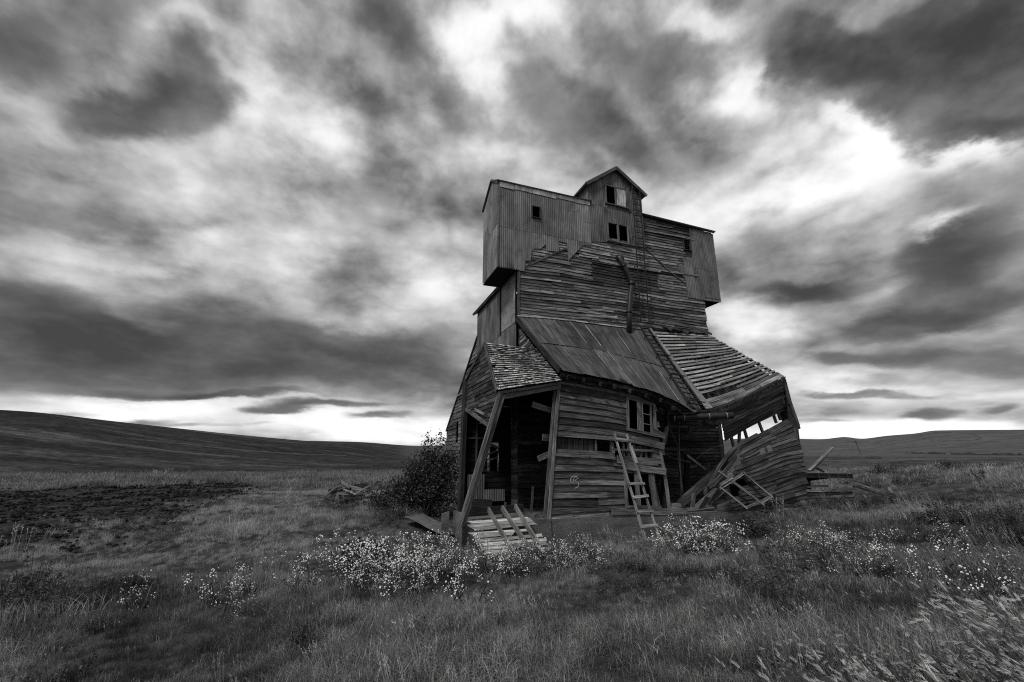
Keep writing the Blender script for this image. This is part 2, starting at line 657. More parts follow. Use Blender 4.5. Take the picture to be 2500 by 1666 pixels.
# far part: bearings and hill heights (m) at 160, 260, 400, 700, 1100, 2500 m
FB = [-54, -47.4, -40.6, -32.0, -26.4, -19.2, -11.8, -4, 4.6, 16.7, 27.9, 33.8, 35.6, 36.9, 38.9, 41.1, 42.4, 47.4, 54.6]
FY = [[28, 40, 30, 18, 13, 8, 2, 1, 2, 4, 5, 5, 5, 5, 5, 6, 6, 7, 8],
      [128, 115, 90, 65, 53, 41, 14, 5, 8, 10, 11, 11, 11, 12, 12, 13, 14, 14, 14],
      [100, 92, 70, 47, 37, 26, 13, 12, 15, 18, 20, 21, 22, 20, 25, 30, 32, 35, 30],
      [90, 84, 60, 46, 44, 41.5, 34, 40, 42, 42, 52, 47, 52, 48, 55, 61, 68, 71, 72],
      [20] * 19, [8] * 19]
FR = [160, 260, 400, 700, 1100, 2500]
_fb = np.array(FB)
_near = hermite(NB, np.array(NZ).T, _fb)                      # bearings x radii
_far = np.array([[EYE + y * r * math.cos(R(b)) / 1119.0 for r, y in zip(FR, [row[k] for row in FY])] for k, b in enumerate(FB)])
_tab = np.concatenate([_near, _far], axis=1)
_lr = np.log(np.array(NR + FR, float))
_RG = np.linspace(_lr[0], _lr[-1], 260)
_BG = np.linspace(-54, 54, 241)
_tabr = hermite(_lr, _tab.T, _RG)                             # radii x bearings
_tabf = hermite(_fb, _tabr.T, _BG)                            # fine bearings x fine radii


def bumps(x, y):
    r = np.hypot(x, y)
    f = np.clip(r / 8, 0.35, 1) * np.clip(1.5 - r / 160, 0, 1)
    a = 0.05 * np.sin(x * 0.9 + 1.3 * np.sin(y * 0.55)) + 0.04 * np.sin(y * 1.3 + 0.7 * x + 2) + 0.03 * np.sin(2.3 * x - 1.7 * y) + 0.015 * np.sin(5.1 * x + 4.3 * y)
    big = 0.9 * np.sin(x * 0.021 + 0.5 * np.sin(y * 0.017)) * np.clip((r - 90) / 150, 0, 1)
    return a * f + big


def ground_z(x, y):
    x, y = np.asarray(x, float), np.asarray(y, float)
    r = np.maximum(np.hypot(x, y), 0.31)
    b = np.clip(np.degrees(np.arctan2(x, np.abs(y) + 1e-9)), -54, 54)
    fi = (b + 54) / 108 * (len(_BG) - 1)
    i = np.clip(fi.astype(int), 0, len(_BG) - 2)
    fi = fi - i
    lr = np.clip(np.log(r), _lr[0], _lr[-1])
    fj = (lr - _RG[0]) / (_RG[-1] - _RG[0]) * (len(_RG) - 1)
    j = np.clip(fj.astype(int), 0, len(_RG) - 2)
    fj = fj - j
    z = (_tabf[i, j] * (1 - fi) * (1 - fj) + _tabf[i + 1, j] * fi * (1 - fj) + _tabf[i, j + 1] * (1 - fi) * fj + _tabf[i + 1, j + 1] * fi * fj)
    return z + bumps(x, y)


def gz(x, y):
    return float(ground_z(np.array([x]), np.array([y]))[0])


FIELD = [(-16, -6), (-14, 8), (-13.4, 12.6), (-12.7, 14.8), (-14.2, 19.5), (-16.6, 26.0), (-18.0, 32.6), (-22.3, 45.5), (-32.6, 59.9), (-39.0, 50.8), (-41.2, 39.5), (-60, 30), (-70, -6)]


def poly_dist(px, py, poly):
    """signed distance, positive inside"""
    inside = np.zeros(px.shape, bool)
    dm = np.full(px.shape, 1e9)
    n = len(poly)
    for k in range(n):
        x0, y0 = poly[k]
        x1, y1 = poly[(k + 1) % n]
        c = ((y0 > py) != (y1 > py)) & (px < (x1 - x0) * (py - y0) / (y1 - y0 + 1e-12) + x0)
        inside ^= c
        dx, dy = x1 - x0, y1 - y0
        t = np.clip(((px - x0) * dx + (py - y0) * dy) / (dx * dx + dy * dy), 0, 1)
        dm = np.minimum(dm, np.hypot(px - x0 - t * dx, py - y0 - t * dy))
    return np.where(inside, dm, -dm)


def soil_mask(x, y):
    d = poly_dist(x, y, FIELD)
    d = d + 0.9 * np.sin(x * 0.8 + 2 * np.sin(y * .35)) + 0.6 * np.sin(y * 1.1 + x * .6)
    d = d + 0.5 * np.sin(x * 3.1 + y) * np.sin(y * 2.7 - x * .8) + 0.35 * np.sin(5.3 * x + 1.9 * np.sin(4 * y))
    return np.clip(d / 5.5 + 0.42, 0, 1)


def build_ground():
    az = np.concatenate([np.arange(-180, -56, 6.0), np.arange(-56, 56.01, 0.3), np.arange(62, 180, 6.0)])
    rr = np.exp(np.linspace(math.log(0.35), math.log(6000), 330))
    A, Rr = np.meshgrid(np.radians(az), rr, indexing='ij')
    X, Y = Rr * np.sin(A), Rr * np.cos(A)
    Zg = ground_z(X, Y)
    na, nr = A.shape
    v = np.stack([X, Y, Zg], -1).reshape(-1, 3)
    v = np.vstack([v, [[0, 0, gz(0, 0.3)]]])
    idx = np.arange(na * nr).reshape(na, nr)
    q = []
    for k in range(na):
        a, b = idx[k], idx[(k + 1) % na]
        q.append(np.stack([a[:-1], a[1:], b[1:], b[:-1]], -1))
    q = np.concatenate(q)
    tri = [(idx[k][0], idx[(k + 1) % na][0], na * nr) for k in range(na)]
    me = bpy.data.meshes.new("ground")
    me.from_pydata(v.tolist(), [], q.tolist() + tri)
    me.polygons.foreach_set('use_smooth', np.ones(len(me.polygons), dtype=bool))
    px, py = v[:, 0], v[:, 1]
    r = np.hypot(px, py)
    at = me.attributes.new('soil', 'FLOAT', 'POINT')
    at.data.foreach_set('value', soil_mask(px, py).astype(np.float32))
    b = np.degrees(np.arctan2(px, py))
    hill = np.clip((r - 95) / 25, 0, 1) * np.clip((-8 - b) / 6 + (r < 300) * 0.0, 0, 1)
    at = me.attributes.new('hill', 'FLOAT', 'POINT')
    at.data.foreach_set('value', hill.astype(np.float32))
    far = np.clip((r - 150) / 100, 0, 1) * np.clip((b + 14) / 4, 0, 1)
    at = me.attributes.new('far', 'FLOAT', 'POINT')
    at.data.foreach_set('value', far.astype(np.float32))
    m, nt, bs = mat_base("ground_cover")
    L = nt.links.new
    pos = nd(nt, 'ShaderNodeNewGeometry').outputs['Position']
    n_f = tex_noise(nt, pos, 2.2, 8, 0.7)
    n_m = tex_noise(nt, pos, 0.35, 6, 0.6)
    n_l = tex_noise(nt, pos, 0.05, 6, 0.65, (1, 1, 1), 0.6)
    st = tex_noise(nt, pos, 0.03, 9, 0.72, (0.3, 1.6, 0.3), 1.6)
    cl = tex_noise(nt, pos, 0.5, 8, 0.75)
    grass = mth(nt, 'MULTIPLY', ramp(nt, n_f, [(0.3, 0.35), (0.7, 1.5)]), ramp(nt, n_m, [(0.3, 0.6), (0.7, 1.4)]))
    grass = mth(nt, 'MULTIPLY', grass, ramp(nt, n_l, [(0.3, 0.045), (0.55, 0.08), (0.7, 0.13)]))
    soil = mth(nt, 'MULTIPLY', mth(nt, 'MULTIPLY', ramp(nt, n_f, [(0.3, 0.3), (0.55, 1.0), (0.66, 2.2), (0.74, 3.0)]), ramp(nt, n_m, [(0.3, 0.75), (0.7, 1.3)])), 0.05)
    n_h = tex_noise(nt, pos, 0.16, 9, 0.72, (0.6, 1.4, 1))
    hillc = mth(nt, 'MULTIPLY', mth(nt, 'MULTIPLY', ramp(nt, cl, [(0.3, 0.45), (0.5, 1.0), (0.7, 1.7)]), ramp(nt, n_h, [(0.32, 0.7), (0.5, 1.0), (0.68, 1.5)])), ramp(nt, st, [(0.36, 0.026), (0.52, 0.04), (0.62, 0.075), (0.74, 0.1)]))
    farc = mth(nt, 'MULTIPLY', ramp(nt, cl, [(0.3, 0.85), (0.7, 1.15)]), ramp(nt, st, [(0.3, 0.05), (0.47, 0.12), (0.53, 0.07), (0.62, 0.105), (0.72, 0.15)]))

    def mixf(name, a, b):
        at_ = nd(nt, 'ShaderNodeAttribute', attribute_name=name)
        mx = nd(nt, 'ShaderNodeMix', data_type='FLOAT')
        L(at_.outputs['Fac'], mx.inputs[0])
        L(a, mx.inputs[2])
        L(b, mx.inputs[3])
        return mx.outputs[0]
    x = mixf('soil', grass, soil)
    x = mixf('hill', x, hillc)
    x = mixf('far', x, farc)
    cc = nd(nt, 'ShaderNodeCombineColor')
    for i in range(3):
        L(x, cc.inputs[i])
    L(cc.outputs[0], bs.inputs['Base Color'])
    bs.inputs['Roughness'].default_value = 1.0
    bs.inputs['Specular IOR Level'].default_value = 0.0
    bp = nd(nt, 'ShaderNodeBump')
    bp.inputs['Strength'].default_value = 0.9
    bp.inputs['Distance'].default_value = 0.25
    L(mth(nt, 'ADD', n_f, mth(nt, 'MULTIPLY', cl, 1.5)), bp.inputs['Height'])
    L(bp.outputs[0], bs.inputs['Normal'])
    me.materials.append(m)
    o = bpy.data.objects.new("ground", me)
    col.objects.link(o)
    o['kind'] = 'structure'
    o['label'] = 'rolling grassland and ploughed hills around the old building'
    return o


build_ground()

# ------------------------------------------------------------------ the grain elevator
def front(u, d, z):
    return (u, d, z)


def cut(L, Rr, hs):
    """subtract hole intervals from [L, R]"""
    iv = [(L, Rr)]
    for a, b in hs:
        nv = []
        for x0, x1 in iv:
            if b <= x0 or a >= x1:
                nv.append((x0, x1))
            else:
                if a > x0:
                    nv.append((x0, a))
                if b < x1:
                    nv.append((b, x1))
        iv = nv
    return iv


def clapboards(mb, rowf, n, lr, holes=(), M=front, seg=(1.4, 4.2), prot=0.02, miss=0.0, tone=None, jit=1.0, step=0.5, zmin=None, warp=1.0, splits=()):
    """overlapping boards; rowf(t, u) -> (offset, height); lr(t) -> ends of the row"""
    for i in range(n):
        t0, t1 = i / n, (i + 1) / n
        tm = (t0 + t1) / 2
        L, Rr = lr(tm)
        hs = []
        for (h0, h1, z0, z1) in holes:
            zc = rowf(tm, (h0 + h1) / 2)[1]
            if z0 < zc < z1:
                hs.append((h0 + random.uniform(-.012, .012), h1 + random.uniform(-.012, .012)))
        ivs = cut(L, Rr, hs)
        for (us_, z0, z1) in splits:
            zc = rowf(tm, us_)[1]
            if z0 < zc < z1:
                us_ += random.uniform(-.04, .04)
                ivs = [q for a, b in ivs for q in (((a, us_), (us_, b)) if a < us_ < b else ((a, b),))]
        for a, b in ivs:
            x = a
            while x < b - 0.03:
                ln = random.uniform(*seg)
                e = x + ln
                if e > b - 0.5:
                    e = b
                if random.random() >= miss:
                    ua, ub = x + random.uniform(0, .006), e - random.uniform(0, .012)
                    tn = random.choice((.34, .5, .66, .8, .9, 1, 1.1, 1.3, 1.6))
                    if tone:
                        tn *= tone(tm, (ua + ub) / 2, rowf(tm, (ua + ub) / 2)[1])
                    k = max(1, int((ub - ua) / step + 0.5))
                    dz0, dz1 = random.gauss(0, .006) * jit, random.gauss(0, .006) * jit
                    dd0, dd1 = abs(random.gauss(0, .007)) * jit, abs(random.gauss(0, .007)) * jit
                    if random.random() < .08:
                        dd1 += .03 * jit
                    if random.random() < .05:
                        dz1 -= .03 * jit
                    ph, am = random.random() * 6, random.gauss(0, .004) * jit * warp
                    rings, us = [], []
                    uo = random.random() * 50
                    vo = random.random() * 50
                    for q in range(k + 1):
                        f = q / k
                        u = ua + (ub - ua) * f
                        d0, z0 = rowf(t0, u)
                        d1, z1 = rowf(t1, u)
                        dz = dz0 + (dz1 - dz0) * f + am * math.sin(ph + f * 5)
                        do = dd0 + (dd1 - dd0) * f
                        lap = (z1 - z0) * 0.12
                        if zmin is not None and z0 < zmin:
                            z0 = zmin
                            z1 = max(z1, zmin + .02)
                        rings.append([M(u, d0 - prot - do, z0 - lap + dz), M(u, d1 - .004 - do * .3, z1 + dz), M(u, d1 + .014, z1 + dz), M(u, d0 + .004 - do * .5, z0 - lap + dz)])
                        us.append(uo + u)
                    hgt = abs(z1 - z0)
                    mb.loft(rings, us, [vo, vo + hgt, vo + hgt + .02, vo + 2 * hgt, vo + 2 * hgt + .03], tn)
                x = e


def corrugated(mb, u0, u1, zt, zb, holes=(), M=front, pitch=0.076, amp=0.0055, panel=0.66, tone=1.0, d0=0.0, ragged=0.0, seam=None):
    """vertical corrugated sheets between zb(u) and zt(u); seam = list of heights where sheets lap"""
    npan = max(1, int(round((u1 - u0) / panel)))
    pw = (u1 - u0) / npan
    for p in range(npan):
        a, b = u0 + p * pw, u0 + (p + 1) * pw + (0.02 if p < npan - 1 else 0)
        levels = [None] + (seam or []) + [None]
        for s in range(len(levels) - 1):
            tn = tone * random.choice((.78, .88, .95, 1, 1.08, 1.2))
            off = d0 - random.uniform(0, .006) - s * 0.004
            rag = random.uniform(-ragged, ragged)
            k = int((b - a) / (pitch / 6)) + 1
            us = [a + (b - a) * q / k for q in range(k + 1)]
            uo = random.random() * 30
            base = None
            for q in range(k):
                x0, x1 = us[q], us[q + 1]
                xm = (x0 + x1) / 2
                lo0 = zb(x0) + rag if levels[s] is None else max(zb(x0) + rag, levels[s] + random.uniform(-.0, .0))
                lo1 = zb(x1) + rag if levels[s] is None else max(zb(x1) + rag, levels[s])
                hi0 = zt(x0) if levels[s + 1] is None else min(zt(x0), levels[s + 1] + .03)
                hi1 = zt(x1) if levels[s + 1] is None else min(zt(x1), levels[s + 1] + .03)
                if hi0 - lo0 < .02 and hi1 - lo1 < .02:
                    continue
                hs = [(h[2], h[3]) for h in holes if h[0] < xm < h[1]]
                o0 = off - amp * math.sin(2 * math.pi * x0 / pitch)
                o1 = off - amp * math.sin(2 * math.pi * x1 / pitch)
                lo, hi = min(lo0, lo1), max(hi0, hi1)
                parts = cut(0, 1, [((h0 - lo) / (hi - lo), (h1 - lo) / (hi - lo)) for h0, h1 in hs])
                for f0, f1 in parts:
                    za0, za1 = lo0 + (hi0 - lo0) * f0, lo0 + (hi0 - lo0) * f1
                    zc0, zc1 = lo1 + (hi1 - lo1) * f0, lo1 + (hi1 - lo1) * f1
                    mb.face([M(x0, o0, za0), M(x1, o1, zc0), M(x1, o1, zc1), M(x0, o0, za1)],
                            [(uo + x0, za0), (uo + x1, zc0), (uo + x1, zc1), (uo + x0, za1)], tn)


def slab(mb, pts, th, n, tone=1.0):
    """a flat polygon with thickness th along -n"""
    n = Vector(n).normalized()
    a = [Vector(p) for p in pts]
    e = (a[1] - a[0]).normalized()
    s = n.cross(e)
    uv = [((p - a[0]).dot(e), (p - a[0]).dot(s)) for p in a]
    lo = [p - n * th for p in a]
    mb.face(a, uv, tone)
    mb.face(list(reversed(lo)), list(reversed(uv)), tone)
    k = len(a)
    for i in range(k):
        j = (i + 1) % k
        mb.face([a[i], lo[i], lo[j], a[j]], [(0, 0), (0, th), ((a[j] - a[i]).length, th), ((a[j] - a[i]).length, 0)], tone * .9)


def lerp(a, b, t):
    return a + (b - a) * t


def interp(pts):
    xs = [p[0] for p in pts]
    ys = [p[1] for p in pts]
    return lambda x: float(np.interp(x, xs, ys))


def smooth_interp(pts):
    xs = np.array([p[0] for p in pts], float)
    ys = np.array([p[1] for p in pts], float)
    return lambda x: float(hermite(xs, ys, np.array([x]))[0])


EL = thing('grain_elevator', 'tall derelict wooden grain elevator with metal headhouse and collapsing sagging front lean-to', 'grain elevator', (0, 0, 0))


def part(name, mb, mat, parent=None, smooth=False, label=None):
    o = mb.build(name, mat, parent or EL, smooth)
    if label:
        o['label'] = label
    return o


# --- foundation
mb = MB()


def fbox(u0, u1, w0, w1, z0, z1, tone=1.0):
    n = max(1, int((u1 - u0) / .5))
    for a, b, c, d in (((u0, w0), (u1, w0), 0, 0), ((u1, w0), (u1, w1), 0, 0), ((u1, w1), (u0, w1), 0, 0), ((u0, w1), (u0, w0), 0, 0)):
        mb.face([(a[0], a[1], z0), (b[0], b[1], z0), (b[0], b[1], z1), (a[0], a[1], z1)], [(0, 0), (1, 0), (1, 1), (0, 1)], tone)
    mb.face([(u0, w0, z1), (u1, w0, z1), (u1, w1, z1), (u0, w1, z1)], [(0, 0), (1, 0), (1, 1), (0, 1)], tone)


fbox(-2.22, 0.015, -0.07, 0.22, -.3, 1.025)
fbox(-1.6, 0.0, 0.23, 3.6, -.3, .93)
fbox(0.045, 8.74, -0.05, 7.8, -.3, 1.015)
fbox(0.05, 8.3, 7.82, 13.5, -.3, 0.95)
part('foundation', mb, M_CONC)

# --- tower front
ST = (3.12, 6.05, 8.83, 9.66)


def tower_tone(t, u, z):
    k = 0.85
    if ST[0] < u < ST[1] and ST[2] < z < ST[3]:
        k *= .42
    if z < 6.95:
        k *= .36  # shade under the lean-to roof, put into the board tone
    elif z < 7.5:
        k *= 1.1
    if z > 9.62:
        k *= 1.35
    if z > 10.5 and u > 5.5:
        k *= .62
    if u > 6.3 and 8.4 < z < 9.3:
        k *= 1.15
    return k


def sag_tower(t, u):
    z = 0.95 + t * (12.0 - 0.95)
    z -= 0.05 * (u / 8.2) * max(0, min(1, (z - 8) / 3)) + 0.03 * math.sin(u * .8 + z)
    return (2.7, z)


def lr_tower(t):
    z = 0.95 + t * 11.05
    if z < 8.74:
        return (.16 + .01 * z + random.uniform(-.01, .01), 8.27 + random.uniform(-.05, .02))
    return (.2, 8.0)


mb = MB()
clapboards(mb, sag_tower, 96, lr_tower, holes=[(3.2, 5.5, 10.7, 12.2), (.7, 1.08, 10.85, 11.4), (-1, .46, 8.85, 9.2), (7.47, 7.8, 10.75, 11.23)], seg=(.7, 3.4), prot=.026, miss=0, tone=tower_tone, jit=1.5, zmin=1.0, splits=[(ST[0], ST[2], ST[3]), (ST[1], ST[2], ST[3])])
# bent courses of the old roof line and the torn band above the lean-to
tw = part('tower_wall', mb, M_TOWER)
mb = MB()
for a, b in (((.46, 2.66, 8.94), (1.77, 2.66, 9.74)), ((1.8, 2.66, 9.76), (3.12, 2.66, 10.42)), ((5.53, 2.66, 10.55), (6.46, 2.66, 9.82)), ((6.46, 2.66, 9.8), (7.34, 2.66, 9.26))):
    mb.bar(a, b, .055, .025, tone=.55)
for z in (9.62, 9.66):
    mb.bar((3.15, 2.655, z + .03), (6.2, 2.66, z - .03), .04, .02, tone=1.7, bend=(0, 0, -.03))
mb.bar((3.12, 2.655, 9.95), (4.15, 2.655, 9.92), .05, .02, tone=1.5)
part('trim', mb, M_TOWER, tw)
# corner boards of the tower
mb = MB()
mb.bar((.2, 2.665, 6.9), (.235, 2.665, 8.72), .09, .03, tone=.8, segs=3)
part('corner_board', mb, M_SIDING, tw)
mb = MB()
mb.bar((8.24, 2.64, 1.05), (8.25, 2.64, 7.05), .13, .06, tone=.75, segs=6)
part('corner_board', mb, M_SIDING, tw)


# --- tower left side, rear lean-to side
def side(s, d, z):
    return (0.2 + d, s, z)


mb = MB()
rear_top = interp([(2.7, 6.0), (7.6, 6.0), (7.62, 7.6), (13.4, 3.95)])


def row_side(t, s):
    return (0, 1.0 + t * 6.7)


mb2 = MB()
for i in range(44):
    z0 = 0.98 + i * .15
    s_end = 13.4 if z0 < 3.95 else 13.4 - (z0 - 3.95) / 3.65 * 5.75
    s_start = 2.75 if z0 < 5.6 else 7.62
    if z0 > 7.5:
        break
    clapboards(mb2, lambda t, s, z0=z0: (0, z0 + t * .15), 1, lambda t: (s_start, s_end), holes=[(4.7, 5.7, 2.1, 2.95), (10.75, 11.15, 3.3, 4.35)], M=side, seg=(1, 3), prot=.02, miss=.01, jit=1.6)
sw = part('side_wall', mb2, M_SIDING)
mb = MB()
mb.bar((.15, 7.6, 7.64), (.15, 13.42, 3.93), .09, .03, n=(-1, 0, 0), tone=.5)
part('rake_board', mb, M_DARKWOOD, sw)
mb = MB()
corrugated(mb, 4.36, 7.62, lambda s: 8.83, lambda s: 6.9, M=side, d0=-.03, amp=.012, pitch=.1, tone=.75)
corrugated(mb, 2.8, 7.62, lambda s: 6.95, lambda s: 5.5, M=side, d0=-.02, amp=.012, pitch=.1, tone=.7)
part('side_cladding', mb, M_SHEET, sw, True)
mb = MB()
slab(mb, [(.16, 2.78, 6.95), (.16, 2.78, 8.76), (.16, 4.33, 8.76), (.16, 4.33, 6.97)], .02, (-1, 0, 0), 1.5)
part('side_panel', mb, M_SHEET, sw, label='smooth pale flat panel')
mb = MB()
mb.bar((.14, 2.75, 6.86), (.14, 2.75, 8.8), .05, .03, n=(-1, 0, 0), tone=.6)
part('batten', mb, M_DARKWOOD, sw)
mb = MB()
mb.bar((.13, 4.35, 6.86), (.13, 4.35, 8.8), .05, .03, n=(-1, 0, 0), tone=.5)
part('batten', mb, M_DARKWOOD, sw)

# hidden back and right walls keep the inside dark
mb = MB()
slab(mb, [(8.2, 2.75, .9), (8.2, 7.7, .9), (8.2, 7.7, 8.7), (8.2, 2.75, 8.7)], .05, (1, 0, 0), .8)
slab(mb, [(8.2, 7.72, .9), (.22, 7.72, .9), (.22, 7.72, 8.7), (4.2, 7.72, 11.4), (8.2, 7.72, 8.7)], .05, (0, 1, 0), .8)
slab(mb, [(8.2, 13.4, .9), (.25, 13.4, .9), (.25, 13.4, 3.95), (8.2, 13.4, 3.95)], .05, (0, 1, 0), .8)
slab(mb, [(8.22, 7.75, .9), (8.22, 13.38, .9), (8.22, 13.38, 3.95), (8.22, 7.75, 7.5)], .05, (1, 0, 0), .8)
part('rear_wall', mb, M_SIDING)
mb = MB()
slab(mb, [(0.13, 7.6, 7.72), (0.13, 13.45, 3.98), (8.4, 13.45, 3.98), (8.4, 7.6, 7.72)], .06, (0, .53, .85), .6)
slab(mb, [(-.0, 4.3, 8.78), (-.0, 7.95, 8.78), (4.2, 7.95, 11.62), (4.2, 4.3, 11.62)], .09, (-.56, 0, .83), .6)
slab(mb, [(8.4, 4.3, 8.78), (4.2, 4.3, 11.62), (4.2, 7.95, 11.62), (8.4, 7.95, 8.78)], .09, (.56, 0, .83), .6)
part('rear_roof', mb, M_SHINGLE)

# --- headhouse: long metal clad box across the top
hl_top = interp([(-.55, 12.06), (3.13, 12.02)])
hl_bot = interp([(-.55, 8.76), (.44, 8.76), (.46, 9.16), (.68, 9.2), (.70, 9.55), (.78, 9.67), (1.05, 9.72), (1.28, 9.95), (1.29, 9.68), (1.77, 9.72), (1.78, 10.14), (2.13, 10.12), (2.14, 9.36), (2.2, 9.5), (2.77, 10.14), (3.14, 10.2)])
mb = MB()
corrugated(mb, -.55, 3.14, hl_top, hl_bot, holes=[(.74, 1.05, 10.89, 11.35)], d0=2.645, seam=[10.3], tone=.95, panel=.62)
hh = part('headhouse_wall', mb, M_SHEET, None, True, 'corrugated metal cladding torn along its lower edge')


def endw(s, d, z):
    return (-.55 + d, s, z)


mb = MB()
corrugated(mb, 2.62, 4.42, interp([(2.6, 12.02), (3.42, 12.55), (4.42, 11.86)]), lambda s: 8.8, M=endw, seam=[10.42], tone=.95)
part('end_wall', mb, M_SHEET, hh, True)
mb = MB()
corrugated(mb, 7.82, 9.07, interp([(7.8, 11.84), (9.07, 11.74)]), lambda u: 8.66, holes=[], d0=2.645, seam=[10.0], tone=.8)
corrugated(mb, 7.37, 7.83, lambda u: 10.42, lambda u: 8.68, d0=2.648, tone=.95)
corrugated(mb, 7.02, 7.38, interp([(7.0, 10.1), (7.38, 10.02)]), interp([(7.0, 9.85), (7.38, 9.45)]), d0=2.652, tone=.7)
part('headhouse_wall', mb, M_SHEET, None, True, 'corrugated metal cladding covering only the right end')
mb = MB()
clapboards(mb, lambda t, u: (2.7, 8.74 + t * 3.1), 26, lambda t: (8.0, 9.05), prot=.018, jit=1)
slab(mb, [(9.04, 2.7, 8.68), (9.04, 4.4, 8.68), (9.04, 4.4, 11.8), (9.04, 2.7, 11.8)], .04, (1, 0, 0), .8)
slab(mb, [(-.5, 4.4, 8.8), (9.0, 4.4, 8.8), (9.0, 4.4, 11.9), (-.5, 4.4, 11.9)], .04, (0, 1, 0), .8)
for a, b in ((-.54, .22), (8.24, 9.05)):
    slab(mb, [(a, 2.64, 8.8), (b, 2.64, 8.8), (b, 4.4, 8.8), (a, 4.4, 8.8)], .04, (0, 0, 1), .5)
part('headhouse_backing', mb, M_DARKWOOD, tw)
# roof of the headhouse, gabled along its length
mb = MB()
for (a, b, za, zb_) in ((-.62, 3.2, 12.1, 12.06), (5.5, 9.16, 11.98, 11.86)):
    ra = .5
    slab(mb, [(a, 2.55, za), (b, 2.55, zb_), (b, 3.42, zb_ + ra), (a, 3.42, za + ra)], .04, (0, -.5, .86), .8)
    slab(mb, [(a, 3.42, za + ra), (b, 3.42, zb_ + ra), (b, 4.5, zb_ - .2), (a, 4.5, za - .2)], .04, (0, .5, .86), .8)
hr = part('headhouse_roof', mb, M_SHEET)
mb = MB()
x = -.5
while x < 3.1:
    e = min(x + random.uniform(.45, .8), 3.13)
    if not (2.35 < (x + e) / 2 < 2.6):
        h = .2 - .012 * x + random.uniform(-.03, .01)
        zt = hl_top(x) + .02
        zt1 = hl_top(e) + .02
        mb.face([(x, 2.62, zt - h), (e, 2.62 - random.uniform(0, .02), zt1 - h + random.uniform(-.03, .02)), (e, 2.6, zt1), (x, 2.6, zt)], [(x, 0), (e, 0), (e, h), (x, h)], random.choice((.8, 1, 1.2)))
    x = e + .01
part('eave_flashing', mb, M_FLASH, hr)
mb = MB()
mb.bar((5.6, 2.6, 11.93), (9.12, 2.6, 11.8), .05, .04, tone=.5)
part('eave_board', mb, M_DARKWOOD, hr)
mb = MB()
mb.bar((-.58, 2.6, 12.04), (-.58, 3.42, 12.6), .1, .03, n=(-1, 0, 0), tone=.6)
mb.bar((-.58, 3.42, 12.6), (-.58, 4.5, 11.86), .08, .03, n=(-1, 0, 0), tone=.6)
mb.bar((-.56, 2.63, 8.78), (-.52, 2.63, 12.05), .05, .03, tone=.9)
part('rake_board', mb, M_SHEET, hr)

# --- cupola
mb = MB()
cp_top = interp([(3.12, 12.84), (4.36, 13.72), (5.56, 12.82)])
corrugated(mb, 3.12, 5.55, cp_top, interp([(3.12, 10.36), (3.8, 10.45), (5.55, 10.52)]), holes=[(3.87, 4.85, 12.11, 12.93), (3.87, 4.78, 10.52, 11.31)], d0=2.64, seam=[11.95], tone=.72, panel=.6)


def cside(s, d, z):
    return (3.12 + d, s, z)


corrugated(mb, 2.66, 4.9, lambda s: 12.84, lambda s: 11.6, M=cside, tone=.7)
cu = part('cupola', mb, M_SHEET, None, True, 'stained corrugated gable front with two windows')
mb = MB()
slab(mb, [(5.54, 2.66, 10.6), (5.54, 4.9, 10.6), (5.54, 4.9, 12.84), (5.54, 2.66, 12.84)], .04, (1, 0, 0), .7)
slab(mb, [(3.14, 4.9, 11), (5.52, 4.9, 11), (5.52, 4.9, 12.8), (4.36, 4.9, 13.7), (3.14, 4.9, 12.8)], .04, (0, 1, 0), .7)
part('cupola_backing', mb, M_DARKWOOD, cu)
mb = MB()
slab(mb, [(2.93, 2.5, 12.76), (4.37, 2.5, 13.82), (4.37, 5.0, 13.82), (2.93, 5.0, 12.76)], .05, (-.6, 0, .8), .8)
slab(mb, [(5.74, 2.5, 12.82), (5.74, 5.0, 12.82), (4.38, 5.0, 13.82), (4.38, 2.5, 13.82)], .05, (.6, 0, .8), .8)
cr = part('cupola_roof', mb, M_SHEET)
mb = MB()
mb.bar((2.95, 2.49, 12.7), (4.38, 2.49, 13.75), .13, .03, tone=.75)
mb.bar((4.36, 2.49, 13.75), (5.72, 2.49, 12.76), .13, .03, tone=.75)
part('rake_board', mb, M_SIDING, cr)


def window(u0, u1, z0, z1, d, fw=.06, mull=(), bars=(), parent=None, tone=1.0, M=front, mat=None, out=.02, du=(0, 0), label=None):
    """du = (shift of the right end, shift of the head) for windows racked out of square"""
    mat = mat or M_PLANK
    m = MB()
    sx, st = du

    def P(a, b):
        return Vector(M(u0 + (u1 - u0) * a + st * b, d - out, z0 + (z1 - z0) * b + sx * a))
    nrm = Vector(M(0, -1, 0)) - Vector(M(0, 0, 0))
    m.bar(P(0, -.02), P(0, 1.02), fw, .05, nrm, tone)
    m.bar(P(1, -.02), P(1, 1.02), fw, .05, nrm, tone)
    m.bar(P(-.02, 1), P(1.02, 1), fw * .9, .045, nrm, tone * .85)
    o = part('window', m, mat, parent, label=label)
    m = MB()
    m.bar(P(-.06, 0), P(1.06, 0), fw, .08, nrm, tone * .8)
    part('sill', m, mat, o) if parent is None else None
    if mull or bars:
        m = MB()
        for a, wd in mull:
            m.bar(P(a, 0), P(a, 1), wd, .04, nrm, tone * 1.05)
        for a, b, h in bars:
            m.bar(P(a, h), P(b, h), .022, .02, nrm, tone)
        part('mullion', m, mat, o)
    return o


